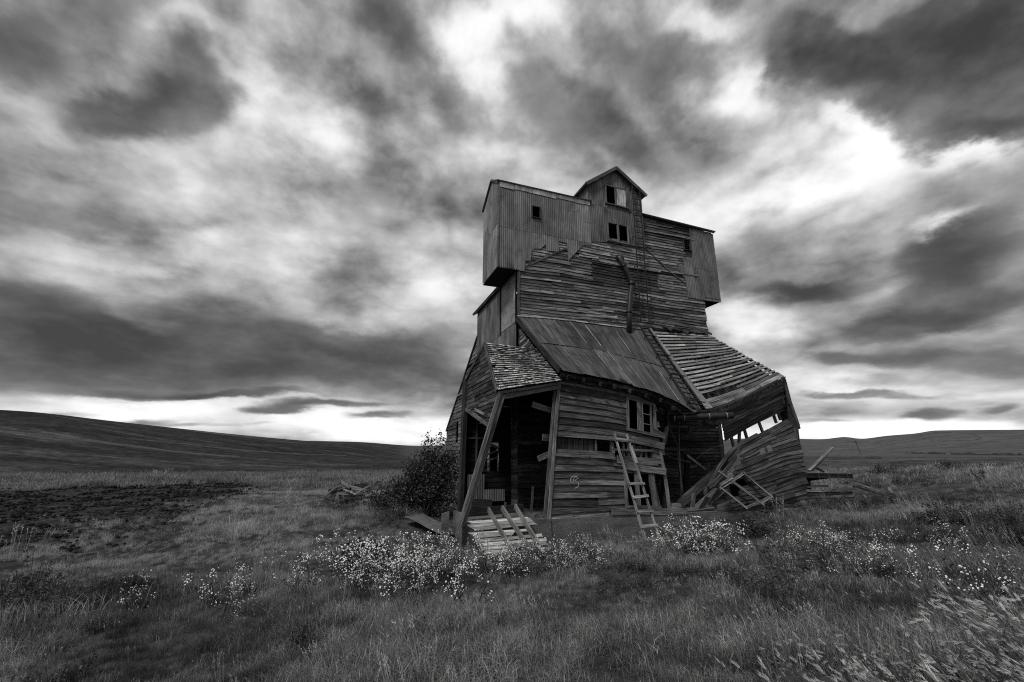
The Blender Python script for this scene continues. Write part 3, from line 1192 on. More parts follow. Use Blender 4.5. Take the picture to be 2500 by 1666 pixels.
window(.74, 1.05, 10.9, 11.35, 2.64, .025, tone=.45)
window(7.47, 7.8, 10.75, 11.23, 2.66, .03, tone=.35)
o = window(3.87, 4.84, 12.11, 12.92, 2.63, .055, mull=((.46, .07),), tone=.75, du=(-.03, 0), label='cupola window with one pale shutter')
m = MB()
m.bar((4.56, 2.6, 12.13), (4.585, 2.6, 12.86), .4, .02, tone=1.5)
part('shutter', m, M_PALE, o)
window(3.87, 4.77, 10.52, 11.3, 2.63, .06, mull=((.5, .085),), tone=.95, du=(-.02, 0))

# --- fixed iron ladder and grain spout on the tower
mb = MB()
for a, b in (((5.05, 2.5, 13.12), (4.99, 2.5, 7.38)), ((5.39, 2.5, 13.1), (5.35, 2.5, 7.36))):
    mb.tube([a, Vector(a).lerp(Vector(b), .5), b], .026, 6)
ld = part('fixed_ladder', mb, M_IRON)
k = 0
z = 13.0
while z > 7.4:
    f = (13.12 - z) / 5.75
    if z > 10.3 or k % 6 == 0:
        mb = MB()
        mb.tube([(5.05 - .06 * f, 2.5, z), (5.39 - .04 * f, 2.5, z - .01)], .018, 5)
        part('rung', mb, M_IRON, ld)
    z -= .245
    k += 1
for z in (12.95, 12.0, 10.85, 9.6, 8.45, 7.4):
    f = (13.12 - z) / 5.75
    for u in (5.05 - .06 * f, 5.39 - .04 * f):
        mb = MB()
        mb.tube([(u, 2.5, z), (u - .05, 2.5, z - .02), (u - .05, 2.7, z + .02)], .016, 5)
        part('bracket', mb, M_IRON, ld)
mb = MB()
mb.tube([(4.22, 2.62, 9.9), (4.25, 2.52, 9.82), (4.39, 2.48, 9.5), (4.55, 2.46, 9.15), (4.66, 2.45, 8.86), (4.655, 2.45, 8.75), (4.56, 2.45, 8.3), (4.45, 2.45, 7.6), (4.37, 2.4, 6.85)], .095, 14, .9)
sp = part('grain_spout', mb, M_PIPE, None, True, 'dark bent metal pipe running down the tower face')
for p, q in (((4.375, 2.485, 9.53), (4.405, 2.475, 9.47)), ((4.665, 2.45, 8.9), (4.66, 2.45, 8.72)), ((4.46, 2.45, 7.7), (4.45, 2.45, 7.62))):
    mb = MB()
    mb.tube([p, q], .112, 14)
    part('collar', mb, M_IRON, sp, True)
mb = MB()
mb.tube([(4.36, 2.6, 9.97), (4.42, 2.55, 9.78)], .06, 8)
part('spout_end', mb, M_IRON, sp, True)

# --- front lean-to roof
EAVE = smooth_interp([(.3, 4.74), (1.7, 4.6), (2.96, 4.38), (3.97, 4.04), (4.69, 3.80), (5.1, 3.84), (5.56, 3.96), (6.48, 4.26), (8.45, 5.05)])
_ub = interp([(0, .3), (.597, 4.45), (.648, 5.05), (1, 8.42)])


def RF(a, t, lift=0.0):
    """lean-to roof: a across from the left, t down the slope"""
    ut, ub = .15 + 8.12 * a, _ub(a)
    zt = 7.05 + .13 * a + .03 * math.sin(a * 9)
    zb_ = EAVE(ub)
    z = lerp(zt, zb_, t) - (.02 + .10 * max(0, a - .55)) * math.sin(math.pi * t) * (1 if a < .97 else .3)
    return Vector((lerp(ut, ub, t), lerp(2.66, -.22, t), z)) + Vector((0, -.62, .78)) * lift


mb = MB()
nb = 0
bounds = [0.0]
while bounds[-1] < .60:
    bounds.append(bounds[-1] + random.uniform(.068, .082))
bounds[-1] = .632
for row, (ta, tb) in enumerate(((.0, .535), (.5, 1.0))):
    for k in range(len(bounds) - 1):
        a0, a1 = bounds[k] + (.012 if row else 0), bounds[k + 1] + (.012 if row else 0) + .004
        if row and k == 0:
            a0 = 0
        a1 = min(a1, .634)
        tn = random.choice((.7, .8, .9, 1, 1.1, 1.25))
        te = tb + (random.uniform(-.01, .035) if row else random.uniform(-.012, .012))
        curl = random.uniform(0, .05) if row else random.uniform(0, .012)
        lift = .02 + (0 if row else .014) + random.uniform(0, .01)
        ns, nt_ = 14, 9
        uo = random.random() * 20
        grid = []
        for i in range(ns + 1):
            fa = i / ns
            rib = .022 * math.exp(-((fa - .02) / .035) ** 2) + .022 * math.exp(-((fa - .98) / .035) ** 2) + .005 * math.sin(fa * 40)
            rowp = []
            for j in range(nt_ + 1):
                ft = j / nt_
                t = lerp(ta, te, ft)
                rowp.append(RF(lerp(a0, a1, fa), t, lift + rib + curl * ft ** 4 * math.sin(fa * 3 + k) + .006 * math.sin(t * 9 + fa * 2 + k)))
            grid.append(rowp)
        for i in range(ns):
            for j in range(nt_):
                mb.face([grid[i][j], grid[i][j + 1], grid[i + 1][j + 1], grid[i + 1][j]],
                        [(uo + i / ns * .62, j / nt_ * 2), (uo + i / ns * .62, (j + 1) / nt_ * 2), (uo + (i + 1) / ns * .62, (j + 1) / nt_ * 2), (uo + (i + 1) / ns * .62, j / nt_ * 2)], tn)
fr = part('front_roof', mb, M_ROOF, None, False, 'rusty metal sheets in two lapped rows')
mb = MB()
for k in range(11):
    a0, a1 = k / 11 * .6, (k + 1) / 11 * .6
    h = .09 + random.uniform(-.02, .03)
    mb.bar(RF(a0, .005, .07), RF(a1, .005, .07), h, .012, n=(0, -.62, .78), tone=random.choice((.6, .8, 1.0)))
part('ridge_flashing', mb, M_FLASH, fr)
# bright joints where the sheets have lifted
for k in range(1, len(bounds) - 1):
    for row, (ta, tb) in enumerate(((.02, .5), (.52, .98))):
        if random.random() < .8:
            a = bounds[k] + (.012 if row else 0) + .003
            t0_ = random.uniform(ta, ta + .15)
            t1_ = random.uniform(tb - .15, tb)
            mb = MB()
            mb.bar(RF(a, t0_, .058), RF(a, t1_, .058), .013, .014, n=(0, -.6, .8), tone=random.choice((.5, .8, 1.2)), segs=3)
            part('sheet_joint', mb, M_FLASH, fr)
# sheathing under the metal keeps the inside dark
mb = MB()
for k in range(24):
    t0_, t1_ = k / 24, (k + .93) / 24
    rings, us = [], []
    for i in range(13):
        a = i / 12 * .63
        p0, p1 = RF(a, t0_, .0), RF(a, t1_, .0)
        rings.append([p0, p1, p1 - Vector((0, 0, .025)), p0 - Vector((0, 0, .025))])
        us.append(a * 8)
    mb.loft(rings, us, [0, .12, .14, .26, .28], random.uniform(.6, 1.1))
part('sheathing', mb, M_DARKWOOD, fr)
mb = MB()
for t in (0.004, .996):
    pass
rake = [RF(0, t, .03) for t in (0, .25, .5, .75, 1.0)]
for p, q in zip(rake[:-1], rake[1:]):
    mb.bar(p + Vector((-.02, 0, -.05)), q + Vector((-.02, 0, -.05)), .16, .05, n=(-1, 0, 0), tone=.8)
part('rake_board', mb, M_DARKWOOD, fr)
mb = MB()
for k in range(8):
    u0 = .32 + k * .48
    u1 = u0 + .47
    for q in range(2):
        mb.bar((u0, -.16 + .08 * q, EAVE(u0) - .1 - .06 * q + random.uniform(-.03, .02)), (u1, -.16 + .08 * q, EAVE(u1) - .1 - .06 * q + random.uniform(-.05, .02)), .11, .03, tone=random.uniform(.5, 1.3))
    mb.bar((u0 + .2, .3, EAVE(u0 + .2) + .02), (u0 + .2 + random.uniform(-.05, .05), -.3, EAVE(u0 + .2) - .2 + random.uniform(-.04, .02)), .06, .1, n=(0, 0, 1), tone=.8)
part('eave_board', mb, M_DARKWOOD, fr)
# roof ladder lying on the slope
mb = MB()
for a0, a1 in ((.594, .586), (.634, .632)):
    mb.tube([RF(a0, .01, .16), RF((a0 + a1) / 2, .5, .15), RF(a1, .985, .16)], .028, 6)
rl = part('roof_ladder', mb, M_IRON)
for k in range(18):
    t = .03 + k * .056
    f = t
    mb = MB()
    mb.tube([RF(lerp(.594, .586, f), t, .155), RF(lerp(.634, .632, f), t, .155)], .02, 5)
    part('rung', mb, M_IRON, rl)
for t in (.16, .42, .68, .97):
    mb = MB()
    mb.tube([RF(.585, t + .01, .05), RF(.585, t, .2), RF(.642, t, .2)], .02, 5)
    part('bracket', mb, M_IRON, rl)
# plank and corrugated strip between metal and battens
mb = MB()
pl = [RF(lerp(.648, .662, t), t, .09) for t in (0.01, .2, .45)]
mb.bar(pl[0], pl[2], .12, .04, n=(0, -.6, .8), tone=1.2)
part('plank_strip', mb, M_PLANK, fr)
mb = MB()
for i in range(36):
    f0, f1 = i / 36, (i + 1) / 36
    g = []
    for f in (f0, f1):
        for t in (.40, .7, 1.0):
            a = lerp(.642, lerp(.66, .668, (t - .4) / .6), f) + (.0 if t < .9 else 0)
            g.append((RF(lerp(a, a + .0, t), t, .08 + .015 * math.sin(f * 6 * 2 * math.pi)), (f * .5, t * 3)))
    for j in range(2):
        mb.face([g[j][0], g[j + 1][0], g[j + 4][0], g[j + 3][0]], [g[j][1], g[j + 1][1], g[j + 4][1], g[j + 3][1]], 1.1)
part('corrugated_strip', mb, M_SHEET, fr)

# --- batten roof on the right: bare skip sheathing on rafters
mb = MB()
NBAT = 21
for k in range(NBAT):
    t = .045 + k * .0462
    wdt = .0245
    a = .657 + .004 * (t > .4)
    end = 1.0 + random.uniform(-.004, .008)
    if k >= NBAT - 2:
        wdt = .042
    while a < end - .01:
        e = min(a + random.uniform(.09, .2), end)
        if e > end - .05:
            e = end
        if not (k == NBAT - 3 and a < .68):
            tn = random.choice((.7, 1.0, 1.3, 1.5, 1.7, 2.0)) * (.65 if k >= NBAT - 2 else 1)
            rings, us = [], []
            vo, uo = random.random() * 40, random.random() * 40
            dt = random.gauss(0, .003)
            dt1 = random.gauss(0, .003)
            ns = max(2, int((e - a) / .03))
            up = random.uniform(0, .008)
            for q in range(ns + 1):
                f = q / ns
                aa = lerp(a + .001, e - .001, f)
                tt = t + lerp(dt, dt1, f)
                p0, p1 = RF(aa, tt - wdt / 2, .035 + up), RF(aa, tt + wdt / 2, .035 + up)
                dn = Vector((0, -.62, .78)) * .024
                rings.append([p0, p1, p1 - dn, p0 - dn])
                us.append(uo + aa * 8)
            mb.loft(rings, us, [vo, vo + .09, vo + .115, vo + .2, vo + .225], tn)
        a = e
br = part('batten_roof', mb, M_PLANK, None, False, 'bare sagging roof battens with the covering gone')
mb = MB()
for k in range(10):
    a = .662 + k * .0373
    rings, us = [], []
    for q in range(9):
        t = q / 8
        p = RF(a, t, .008)
        s = Vector((.022, 0, 0))
        dn = Vector((0, 0, -.11))
        rings.append([p - s, p + s, p + s + dn, p - s + dn])
        us.append(t * 4)
    mb.loft(rings, us, [0, .05, .15, .2, .3], .9)
part('rafter', mb, M_DARKWOOD, br)
# torn tar paper and a warped board where the roof meets the tower
mb = MB()
for k in range(5):
    u0 = 5.9 + k * .46
    n = 6
    h = .2 + random.uniform(-.05, .08)
    pts0 = [(u0 + .5 * q / n, 2.62 - .05 * math.sin(q), 7.36 - .05 * k * .6 - .02 * q) for q in range(n + 1)]
    pts1 = [(u0 + .16 + .5 * q / n, 2.44 - .08 * math.sin(q * .9 + k), 7.36 - .05 * k * .6 - h * (.5 + .5 * math.sin(q * 1.2 + k)) - .03 * q) for q in range(n + 1)]
    for q in range(n):
        mb.face([pts0[q], pts1[q], pts1[q + 1], pts0[q + 1]], [(q * .1, 0), (q * .1, h), (q * .1 + .1, h), (q * .1 + .1, 0)], 1)
part('torn_felt', mb, M_TAR, br)
mb = MB()
mb.bar((5.45, 2.6, 7.5), (7.2, 2.52, 7.42), .09, .02, tone=1.0, bend=(0, 0, .05), segs=8)
mb.bar((6.6, 2.52, 7.45), (8.25, 2.5, 7.2), .08, .02, tone=.7, bend=(0, 0, .06), segs=8)
mb.bar((5.3, 2.6, 7.3), (8.2, 2.6, 7.28), .1, .02, tone=.9, bend=(0, 0, -.02), segs=8)
part('warped_board', mb, M_TOWER, br)
# eave strip of the batten roof: one long bent board
mb = MB()
rings, us = [], []
for q in range(25):
    a = lerp(.636, 1.004, q / 24)
    p = RF(a, 1.0, .045)
    dn = Vector((0, .02, -.06))
    rings.append([p, p + dn, p + dn + Vector((0, .03, 0)), p + Vector((0, .03, 0))])
    us.append(a * 8)
mb.loft(rings, us, [0, .13, .16, .29, .32], .7)
part('eave_board', mb, M_PLANK, br)

# --- front wall of the lean-to (left, standing part)
WT = lambda u: EAVE(max(u, .3)) - .16


def row_front(t, u):
    H = WT(u) - 1.0
    return (0.0 + .03 * math.sin(t * 3) * (u / 3.5), 1.0 + t * H)


def lr_front(t):
    r = 3.52 + random.uniform(-.1, .09)
    if t > .72:
        r = 3.45 + random.uniform(-.1, .05)
    if t < .35:
        r = 3.3
    if t < .1:
        r = 4.0
    return (-.02 + .38 * t, r)


mb = MB()
clapboards(mb, row_front, 21, lr_front, holes=[(2.42, 3.32, 3.2, 4.12), (.12, 1.9, 2.75, 2.98), (1.95, 3.2, 2.48, 2.86), (2.23, 3.2, 1.22, 2.12), (3.18, 3.6, 1.2, 2.0)], seg=(1.0, 3.6), prot=.032, miss=0, jit=1.6, tone=lambda t, u, z: .95 if t > .1 else 1.5)
fw = part('front_wall', mb, M_SIDING)
mb = MB()
# backing boards seen in the slot, studs behind it
for k in range(8):
    u = .2 + k * .155
    mb.bar((u, .06, 2.66), (u + random.uniform(-.01, .01), .06, 3.06), .14, .02, tone=random.uniform(.3, .5))
for u in (1.42, 1.88, 2.28, 2.42, 2.62, 2.82, 3.0, 3.2):
    mb.bar((u, .05, 2.45), (u, .05, 3.05), .05, .06, tone=.9)
for k in range(3):
    mb.bar((2.5 + .22 * k, .07, 2.55), (2.5 + .22 * k, .07, 2.8), .19, .02, tone=.8)
mb.bar((1.9, 0.0, 2.70), (3.22, -.01, 2.68), .06, .03, tone=.9)
mb.bar((1.42, 0, 3.0), (1.92, 0, 2.97), .05, .03, tone=1.2)
part('stud', mb, M_SIDING, fw)
mb = MB()
mb.bar((-.035, -.03, 1.02), (.345, -.03, 4.5), .085, .05, tone=1.5, segs=5)
mb.bar((-.12, .03, 1.02), (.26, .03, 4.45), .07, .05, tone=1.1, segs=5)
part('corner_board', mb, M_SIDING, fw)
mb = MB()
mb.bar((2.0, -.045, 2.45), (3.3, -.06, 2.36), .2, .025, tone=1.2)
mb.bar((2.2, -.05, 2.27), (3.52, -.08, 2.11), .17, .025, tone=1.5)
mb.bar((2.5, -.045, 2.98), (3.56, -.06, 2.80), .18, .025, tone=1.1)
mb.bar((3.2, -.045, 3.2), (3.62, -.05, 3.08), .17, .025, tone=1.0)
part('loose_board', mb, M_SIDING, fw)
mb = MB()
mb.bar((1.75, -.06, 1.12), (4.15, -.05, 1.05), .16, .03, tone=1.3, segs=3)
mb.bar((2.2, -.06, 1.24), (3.3, -.05, 1.19), .07, .05, tone=1.0)
part('base_board', mb, M_SIDING, fw)
window(2.43, 3.32, 3.25, 4.12, -.0, .075, mull=((.42, .12), (.53, .05), (.86, .05)), bars=((.55, .86, .62), (.55, .86, .3), (.55, .86, .95)), tone=.85, du=(-.15, .03), label='racked window with a thick centre post')
m = MB()
m.bar((2.22, -.03, 1.2), (2.235, -.03, 2.2), .085, .05, tone=1.2)
m.bar((2.62, 0.0, 1.2), (2.6, 0, 2.2), .12, .05, tone=1.1)
m.bar((3.14, -.02, 1.18), (3.06, -.02, 2.15), .16, .05, tone=1.3)
m.bar((3.3, .05, 1.22), (3.12, .0, 2.0), .09, .02, tone=1.2)
m.bar((2.2, -.03, 1.22), (3.2, -.03, 1.18), .06, .06, tone=.9)
part('door_frame', m, M_SIDING)
# chalk scrawl on the boards
mb = MB()


def stroke(mb, pts, d, wdt=.012, sc_=1.0, o=(0, 0), M=front):
    for p, q in zip(pts[:-1], pts[1:]):
        a, b = Vector((o[0] + p[0] * sc_, d, o[1] + p[1] * sc_)), Vector((o[0] + q[0] * sc_, d, o[1] + q[1] * sc_))
        mb.bar(a, b + (b - a).normalized() * .004, wdt, .004, n=(0, -1, 0))


def arc(cx, cz, r, a0, a1, n=10, sx=1.0):
    return [(cx + sx * r * math.cos(R(lerp(a0, a1, k / n))), cz + r * math.sin(R(lerp(a0, a1, k / n)))) for k in range(n + 1)]


stroke(mb, [(.60, 1.98), (.585, 1.92), (.60, 1.87), (.64, 1.85)], -.05)
stroke(mb, [(.60, 1.98), (.645, 2.02), (.70, 2.025), (.76, 2.02)], -.05)
stroke(mb, [(.675, 1.965), (.715, 2.0), (.765, 2.005), (.795, 2.0)], -.05)
stroke(mb, [(.675, 1.96), (.665, 1.91), (.68, 1.86)], -.05)
stroke(mb, [(.82, 1.975), (.76, 1.955), (.73, 1.93), (.72, 1.905), (.77, 1.875), (.81, 1.84), (.815, 1.79), (.785, 1.765), (.73, 1.74), (.69, 1.725)], -.05)
part('chalk_mark', mb, M_CHALK, fw)

# left end of the lean-to above the porch roof
mb = MB()


def lend(s, d, z):
    return (.26 + d, s, z)


for i in range(24):
    z0 = 4.5 + i * .115
    s0 = max(-.05, (z0 + .1 - 4.62) / (7.0 - 4.62) * 2.75)
    if s0 > 2.6:
        break
    clapboards(mb, lambda t, s, z0=z0: (0, z0 + t * .115 - .06 * s), 1, lambda t: (s0, 2.68), M=lend, seg=(.6, 2), prot=.015, jit=1.5)
part('gable_end', mb, M_SIDING)

# --- drive-in porch on the left
A1, A0 = (-1.36, 1.2, 5.68), (.2, 1.2, 5.62)
E1, E0 = (-1.43, -.14, 4.12), (.34, -.14, 4.46)
G1, G0 = (-1.4, 3.36, 4.92), (.18, 3.36, 4.95)


def bil(p00, p10, p01, p11, a, b):
    return Vector(p00).lerp(Vector(p10), a).lerp(Vector(p01).lerp(Vector(p11), a), b)


mb = MB()
nrow = 21
for r in range(nrow):
    t0_, t1_ = r / nrow, (r + 1.35) / nrow
    a = -random.uniform(0, .05)
    while a < 1:
        wd = random.uniform(.04, .085)
        e = min(a + wd, 1.0)
        aa = max(a, 0)
        if e - aa > .012 and random.random() > .025:
            tn = random.choice((.5, .8, 1.05, 1.25, 1.5, 1.9))
            sl = random.uniform(-.006, .006)
            nn = Vector((0, -.76, .65))
            l0, l1 = .03, .062 + random.uniform(0, .014)
            te = min(t1_, 1.03) + random.uniform(-.005, .005)
            p = [bil(A1, A0, E1, E0, aa + .002, t0_) + nn * l0 * .5, bil(A1, A0, E1, E0, e - .003, t0_) + nn * l0 * .5,
                 bil(A1, A0, E1, E0, e - .003, te + sl) + nn * l1, bil(A1, A0, E1, E0, aa + .002, te) + nn * l1]
            vo = random.random() * 40
            uo = random.random() * 40
            lo = [q - nn * .014 for q in p]
            uvs = [(uo, vo), (uo, vo + .12), (uo + .2, vo + .12), (uo + .2, vo)]
            mb.face([p[0], p[3], p[2], p[1]], [uvs[0], uvs[3], uvs[2], uvs[1]], tn)
            mb.face([p[3], lo[3], lo[2], p[2]], [(uo, vo), (uo + .01, vo), (uo + .01, vo + .1), (uo, vo + .1)], tn * .7)
            mb.face([p[1], p[2], lo[2], lo[1]], [(uo, vo), (uo + .2, vo), (uo + .2, vo + .01), (uo, vo + .01)], tn * .7)
            mb.face([p[0], lo[0], lo[3], p[3]], [(uo, vo), (uo, vo + .01), (uo + .2, vo + .01), (uo + .2, vo)], tn * .7)
        a = e
pr_ = part('porch_roof', mb, M_SHINGLE, None, False, 'patchy wooden shingles on a gabled drive-in porch')
mb = MB()
nn = Vector((0, -.76, .65)) * .02
slab(mb, [Vector(A1), Vector(E1), Vector(E0), Vector(A0)], .03, (0, -.76, .65), .8)
slab(mb, [Vector(A1), Vector(A0), Vector(G0), Vector(G1)], .03, (0, .32, .95), .8)
part('sheathing', mb, M_DARKWOOD, pr_)
mb = MB()
mb.bar(Vector(A1) + Vector((-.03, 0, -.03)), Vector(E1) + Vector((-.03, 0, -.03)), .1, .03, n=(-1, 0, 0), tone=.8)
mb.bar(Vector(A1) + Vector((-.03, 0, -.03)), Vector(G1) + Vector((-.03, 0, -.03)), .12, .03, n=(-1, 0, 0), tone=.55)
part('rake_board', mb, M_SIDING, pr_)
mb = MB()
mb.bar(Vector(E1) + Vector((.05, 0, -.06)), Vector(E0) + Vector((-.02, 0, -.06)), .06, .04, tone=1.0)
mb.bar(Vector(E1) + Vector((.12, .06, -.16)), Vector(E0) + Vector((-.04, .06, -.14)), .13, .05, tone=1.0)
part('header_beam', mb, M_SIDING, pr_)
# gable wall facing left, broken off at the bottom
mb = MB()


def pgab(s, d, z):
    return (-1.38 + d, s, z)


for i in range(20):
    z0 = 3.3 + i * .12
    zc = z0 + .06
    lo_ = -.06 if zc > 4.1 else lerp(.72, -.04, (zc - 3.34) / .78)
    hi_ = 3.27
    if zc > 4.92:
        hi_ = lerp(3.3, 1.2, (zc - 4.92) / .76) - .08
    if zc < 4.02:
        hi_ = lerp(.78, 3.27, (zc - 3.3) / .72)
    if zc > 4.1:
        lo_ = lerp(-.08, 1.2, (zc - 4.1) / 1.58) + .05
    if hi_ - lo_ < .1:
        continue
    lo_ += random.uniform(-.04, .1) if zc < 4.1 else 0
    clapboards(mb, lambda t, s, z0=z0: (0, z0 + t * .12), 1, lambda t: (lo_, hi_), M=pgab, seg=(.3, 1.6), prot=.016, jit=1.2, miss=.03 if zc < 4 else 0, tone=lambda t, u, z: .5)
pg = part('porch_gable', mb, M_SIDING)
mb = MB()
mb.bar((-1.42, 3.27, 4.02), (-1.42, .66, 3.32), .1, .04, n=(-1, 0, 0), tone=1.1)
mb.bar((-1.44, .95, 3.62), (-1.44, 1.9, 3.85), .06, .05, n=(-1, 0, 0), tone=1.6)
part('bottom_board', mb, M_SIDING, pg)
mb = MB()
mb.bar((-1.4, 3.25, 4.95), (-1.45, 3.3, .85), .3, .12, n=(-1, 0, 0), tone=.85, segs=4)
part('porch_post', mb, M_DARKWOOD, None, False, 'broad dark upright post at the rear corner')
mb = MB()
mb.bar((-1.36, -.12, 4.08), (-2.36, -.14, .8), .085, .09, tone=1.25, segs=5)
mb.bar((-1.26, -.10, 4.02), (-2.22, -.08, .95), .10, .07, tone=1.0, segs=5)
part('porch_post', mb, M_SIDING, None, False, 'long leaning split prop under the porch corner')
# stubs of boards sticking into the doorway
for a, b, wd, tn in (((-.38, .12, 3.84), (.28, .2, 3.68), .15, 1.3), ((-.10, .12, 3.0), (.17, .2, 2.98), .17, .7), ((-.24, .12, 2.45), (.1, .15, 2.58), .14, 1.3)):
    mb = MB()
    mb.bar(a, b, wd, .03, tone=tn)
    part('board_stub', mb, M_SIDING)
# back of the porch
mb = MB()


def pback(u, d, z):
    return (u, 3.3 + d, z)


clapboards(mb, lambda t, u: (0, 1.05 + t * 3.85), 26, lambda t: (-1.35, .18), M=pback, holes=[(-.62, -.25, 2.05, 3.0)], seg=(.6, 1.6), tone=lambda t, u, z: .2)  # low tone paints in the shade at the back of the porch
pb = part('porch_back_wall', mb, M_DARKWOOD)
mb = MB()
mb.bar((-1.0, 3.24, 2.1), (-1.0, 3.24, 3.9), .05, .04, tone=1.8)
mb.bar((-1.3, 3.24, 3.1), (-.8, 3.24, 3.1), .05, .04, tone=1.8)
mb.bar((-.62, 3.24, 2.95), (-.25, 3.24, 2.78), .08, .03, tone=3)
mb.bar((-.62, 3.24, 2.6), (-.3, 3.24, 2.72), .06, .03, tone=3)
mb.bar((-.6, 3.22, 2.42), (-.28, 3.22, 2.52), .05, .03, tone=2.5)
part('cross_board', mb, M_DARKWOOD, pb)
mb = MB()
corrugated(mb, -1.28, -.74, lambda u: 2.0, lambda u: 1.2, M=pback, d0=-.1, tone=.8)
corrugated(mb, -.78, -.08, lambda u: 1.55, lambda u: 1.2, M=pback, d0=-.13, tone=.7)
part('metal_patch', mb, M_SHEET, pb, True)
mb = MB()
mb.bar((-1.9, 1.2, 1.1), (-.2, 1.3, 1.16), .2, .1, tone=1.0)
mb.bar((-1.8, .9, 1.35), (-1.2, 1.0, 1.3), .25, .08, tone=.9)
mb.bar((-.12, .9, 1.05), (-.06, .9, 1.75), .05, .05, tone=2.2)
mb.bar((-1.05, .5, 1.03), (-.98, .5, 1.4), .05, .05, tone=2.0)
part('floor_timber', mb, M_DARKWOOD, pb)
# faint chalk letters deep inside
mb = MB()
stroke(mb, arc(.36, 1.47, .1, 60, 300), 2.63, .014)
stroke(mb, [(.47, 1.58), (.46, 1.38)], 2.63, .014)
stroke(mb, [(.58, 1.36), (.65, 1.58), (.73, 1.35)], 2.63, .014)
stroke(mb, [(.61, 1.44), (.72, 1.42)], 2.63, .014)
stroke(mb, arc(.92, 1.47, .1, 70, 290), 2.63, .014)
stroke(mb, [(.38, 1.27), (.38, 1.02)], 2.63, .014)
stroke(mb, [(.38, 1.14), (.5, 1.15)], 2.63, .014)
stroke(mb, [(.55, 1.27), (.55, 1.02)], 2.63, .014)
stroke(mb, [(.72, 1.28), (.72, 1.0)], 2.63, .014)
stroke(mb, arc(.93, 1.14, .1, 80, 280), 2.63, .014)
part('chalk_mark', mb, M_IRON, tw)

# --- buckled right end of the lean-to front
ub_bot = interp([(4.5, 2.5), (5.0, 2.66), (5.94, 3.0), (7.0, 3.45), (8.7, 4.08)])


def row_up(t, u):
    z0, z1 = ub_bot(u), EAVE(max(4.7, min(8.42, u))) - .08
    return (lerp(.12, -.16, t), lerp(z0, max(z1, z0 + .05), t))


_upl = interp([(0, 5.93), (.3, 5.84), (.55, 5.74), (.8, 5.3), (1, 5.0)])
_upr = interp([(0, 8.68), (.5, 8.58), (1, 8.4)])
mb = MB()
clapboards(mb, row_up, 9, lambda t: (_upl(t), _upr(t)), seg=(1.5, 3.0), prot=.02, jit=1.4, step=.3, tone=lambda t, u, z: .6)
bw_ = part('buckled_wall', mb, M_SIDING, None, False, 'upper strip of siding still hanging from the sagging eave')


def row_lo(t, u):
    zr = 1.02 + 2.74 * t
    s = np.interp(t, [0, .3, .5, .77, .9, 1], [.12, .16, .18, .27, .36, .40])
    z = zr - s * (8.75 - u)
    if u < 6.6:
        z -= .34 * (6.6 - u) ** 2 * t ** 3
    z += .05 * math.sin(u * 2.2 + t * 5) * (1 - abs(2 * t - 1))
    return (.22 * t - .16 * math.sin(math.pi * t), z)


_lol = interp([(0, 5.3), (.12, 5.5), (.2, 5.6), (.32, 5.9), (.42, 6.3), (.5, 6.2), (.6, 5.95), (.68, 6.2), (.76, 6.5), (.86, 6.5), (.93, 6.0), (1, 5.5)])
_lor = interp([(0, 8.74), (.25, 8.8), (.5, 8.9), (.75, 8.92), (.88, 8.88), (1, 8.8)])
mb = MB()
clapboards(mb, row_lo, 20, lambda t: (_lol(t) + random.uniform(-.12, .12), _lor(t) + random.uniform(-.03, .03)), holes=[(7.2, 7.42, 2.65, 2.78), (7.5, 7.72, 2.72, 2.86)], seg=(1.2, 3.2), prot=.03, jit=1.7, step=.25, zmin=1.03, tone=lambda t, u, z: .6, miss=.02)
bl = part('buckled_wall', mb, M_SIDING, None, False, 'lower section of siding folded down in a curve onto the foundation')
# bent sill plate along the top of the fallen section
mb = MB()
rings, us = [], []
for q in range(20):
    u = lerp(5.0, 7.3, q / 19)
    d_, z_ = row_lo(1.0, max(u, 5.3))
    if u < 5.3:
        z_ -= (5.3 - u) * 1.1
    rings.append([(u, d_ - .09, z_ + .07), (u, d_ - .09, z_ - .03), (u, d_ - .02, z_ - .03), (u, d_ - .02, z_ + .07)])
    us.append(u)
mb.loft(rings, us, [0, .1, .17, .27, .34], .75)
mb.bar((5.1, .1, 1.66), (6.55, .16, 2.86), .12, .05, tone=.7, bend=(.1, 0, -.08), segs=8)
part('bent_sill', mb, M_SIDING, bl)
# studs showing in the gap
for a, b in (((6.3, .25, 3.3), (6.45, .3, 2.75)), ((6.72, .25, 3.45), (6.62, .25, 2.95)), ((6.86, .25, 3.55), (7.0, .28, 3.05)), ((7.5, .25, 3.75), (7.65, .25, 3.3)), ((8.2, .25, 3.95), (8.3, .25, 3.6)), ((8.42, .25, 4.1), (8.5, .25, 3.7))):
    mb = MB()
    mb.bar(a, b, .08, .06, tone=.9)
    part('stud', mb, M_SIDING, bl)

mb = MB()
for a, b, wd in (((8.43, -.16, 5.0), (8.62, -.1, 4.2), .12), ((8.6, -.1, 4.3), (8.95, 0, 3.5), .12), ((8.5, -.05, 4.75), (8.9, .05, 3.7), .1), ((8.9, .05, 3.42), (8.88, .05, 3.1), .14), ((8.68, -.06, 4.0), (8.98, .0, 3.42), .07)):
    mb.bar(a, b, wd, .05, tone=.8)
mb.bar((8.9, .05, 3.2), (8.8, .05, 1.1), .06, .06, tone=.6, bend=(.06, 0, 0))
part('corner_board', mb, M_SIDING, bl)
mb = MB()
slab(mb, [(8.44, -.12, 4.95), (8.46, .5, 5.2), (8.98, .5, 3.4), (8.93, .0, 3.3)], .03, (1, 0, .3), .7)
slab(mb, [(8.93, .02, 3.35), (8.96, .4, 3.35), (8.9, .4, 2.6), (8.9, .02, 2.6)], .03, (1, 0, 0), .7)
part('end_stub', mb, M_SIDING, bl)
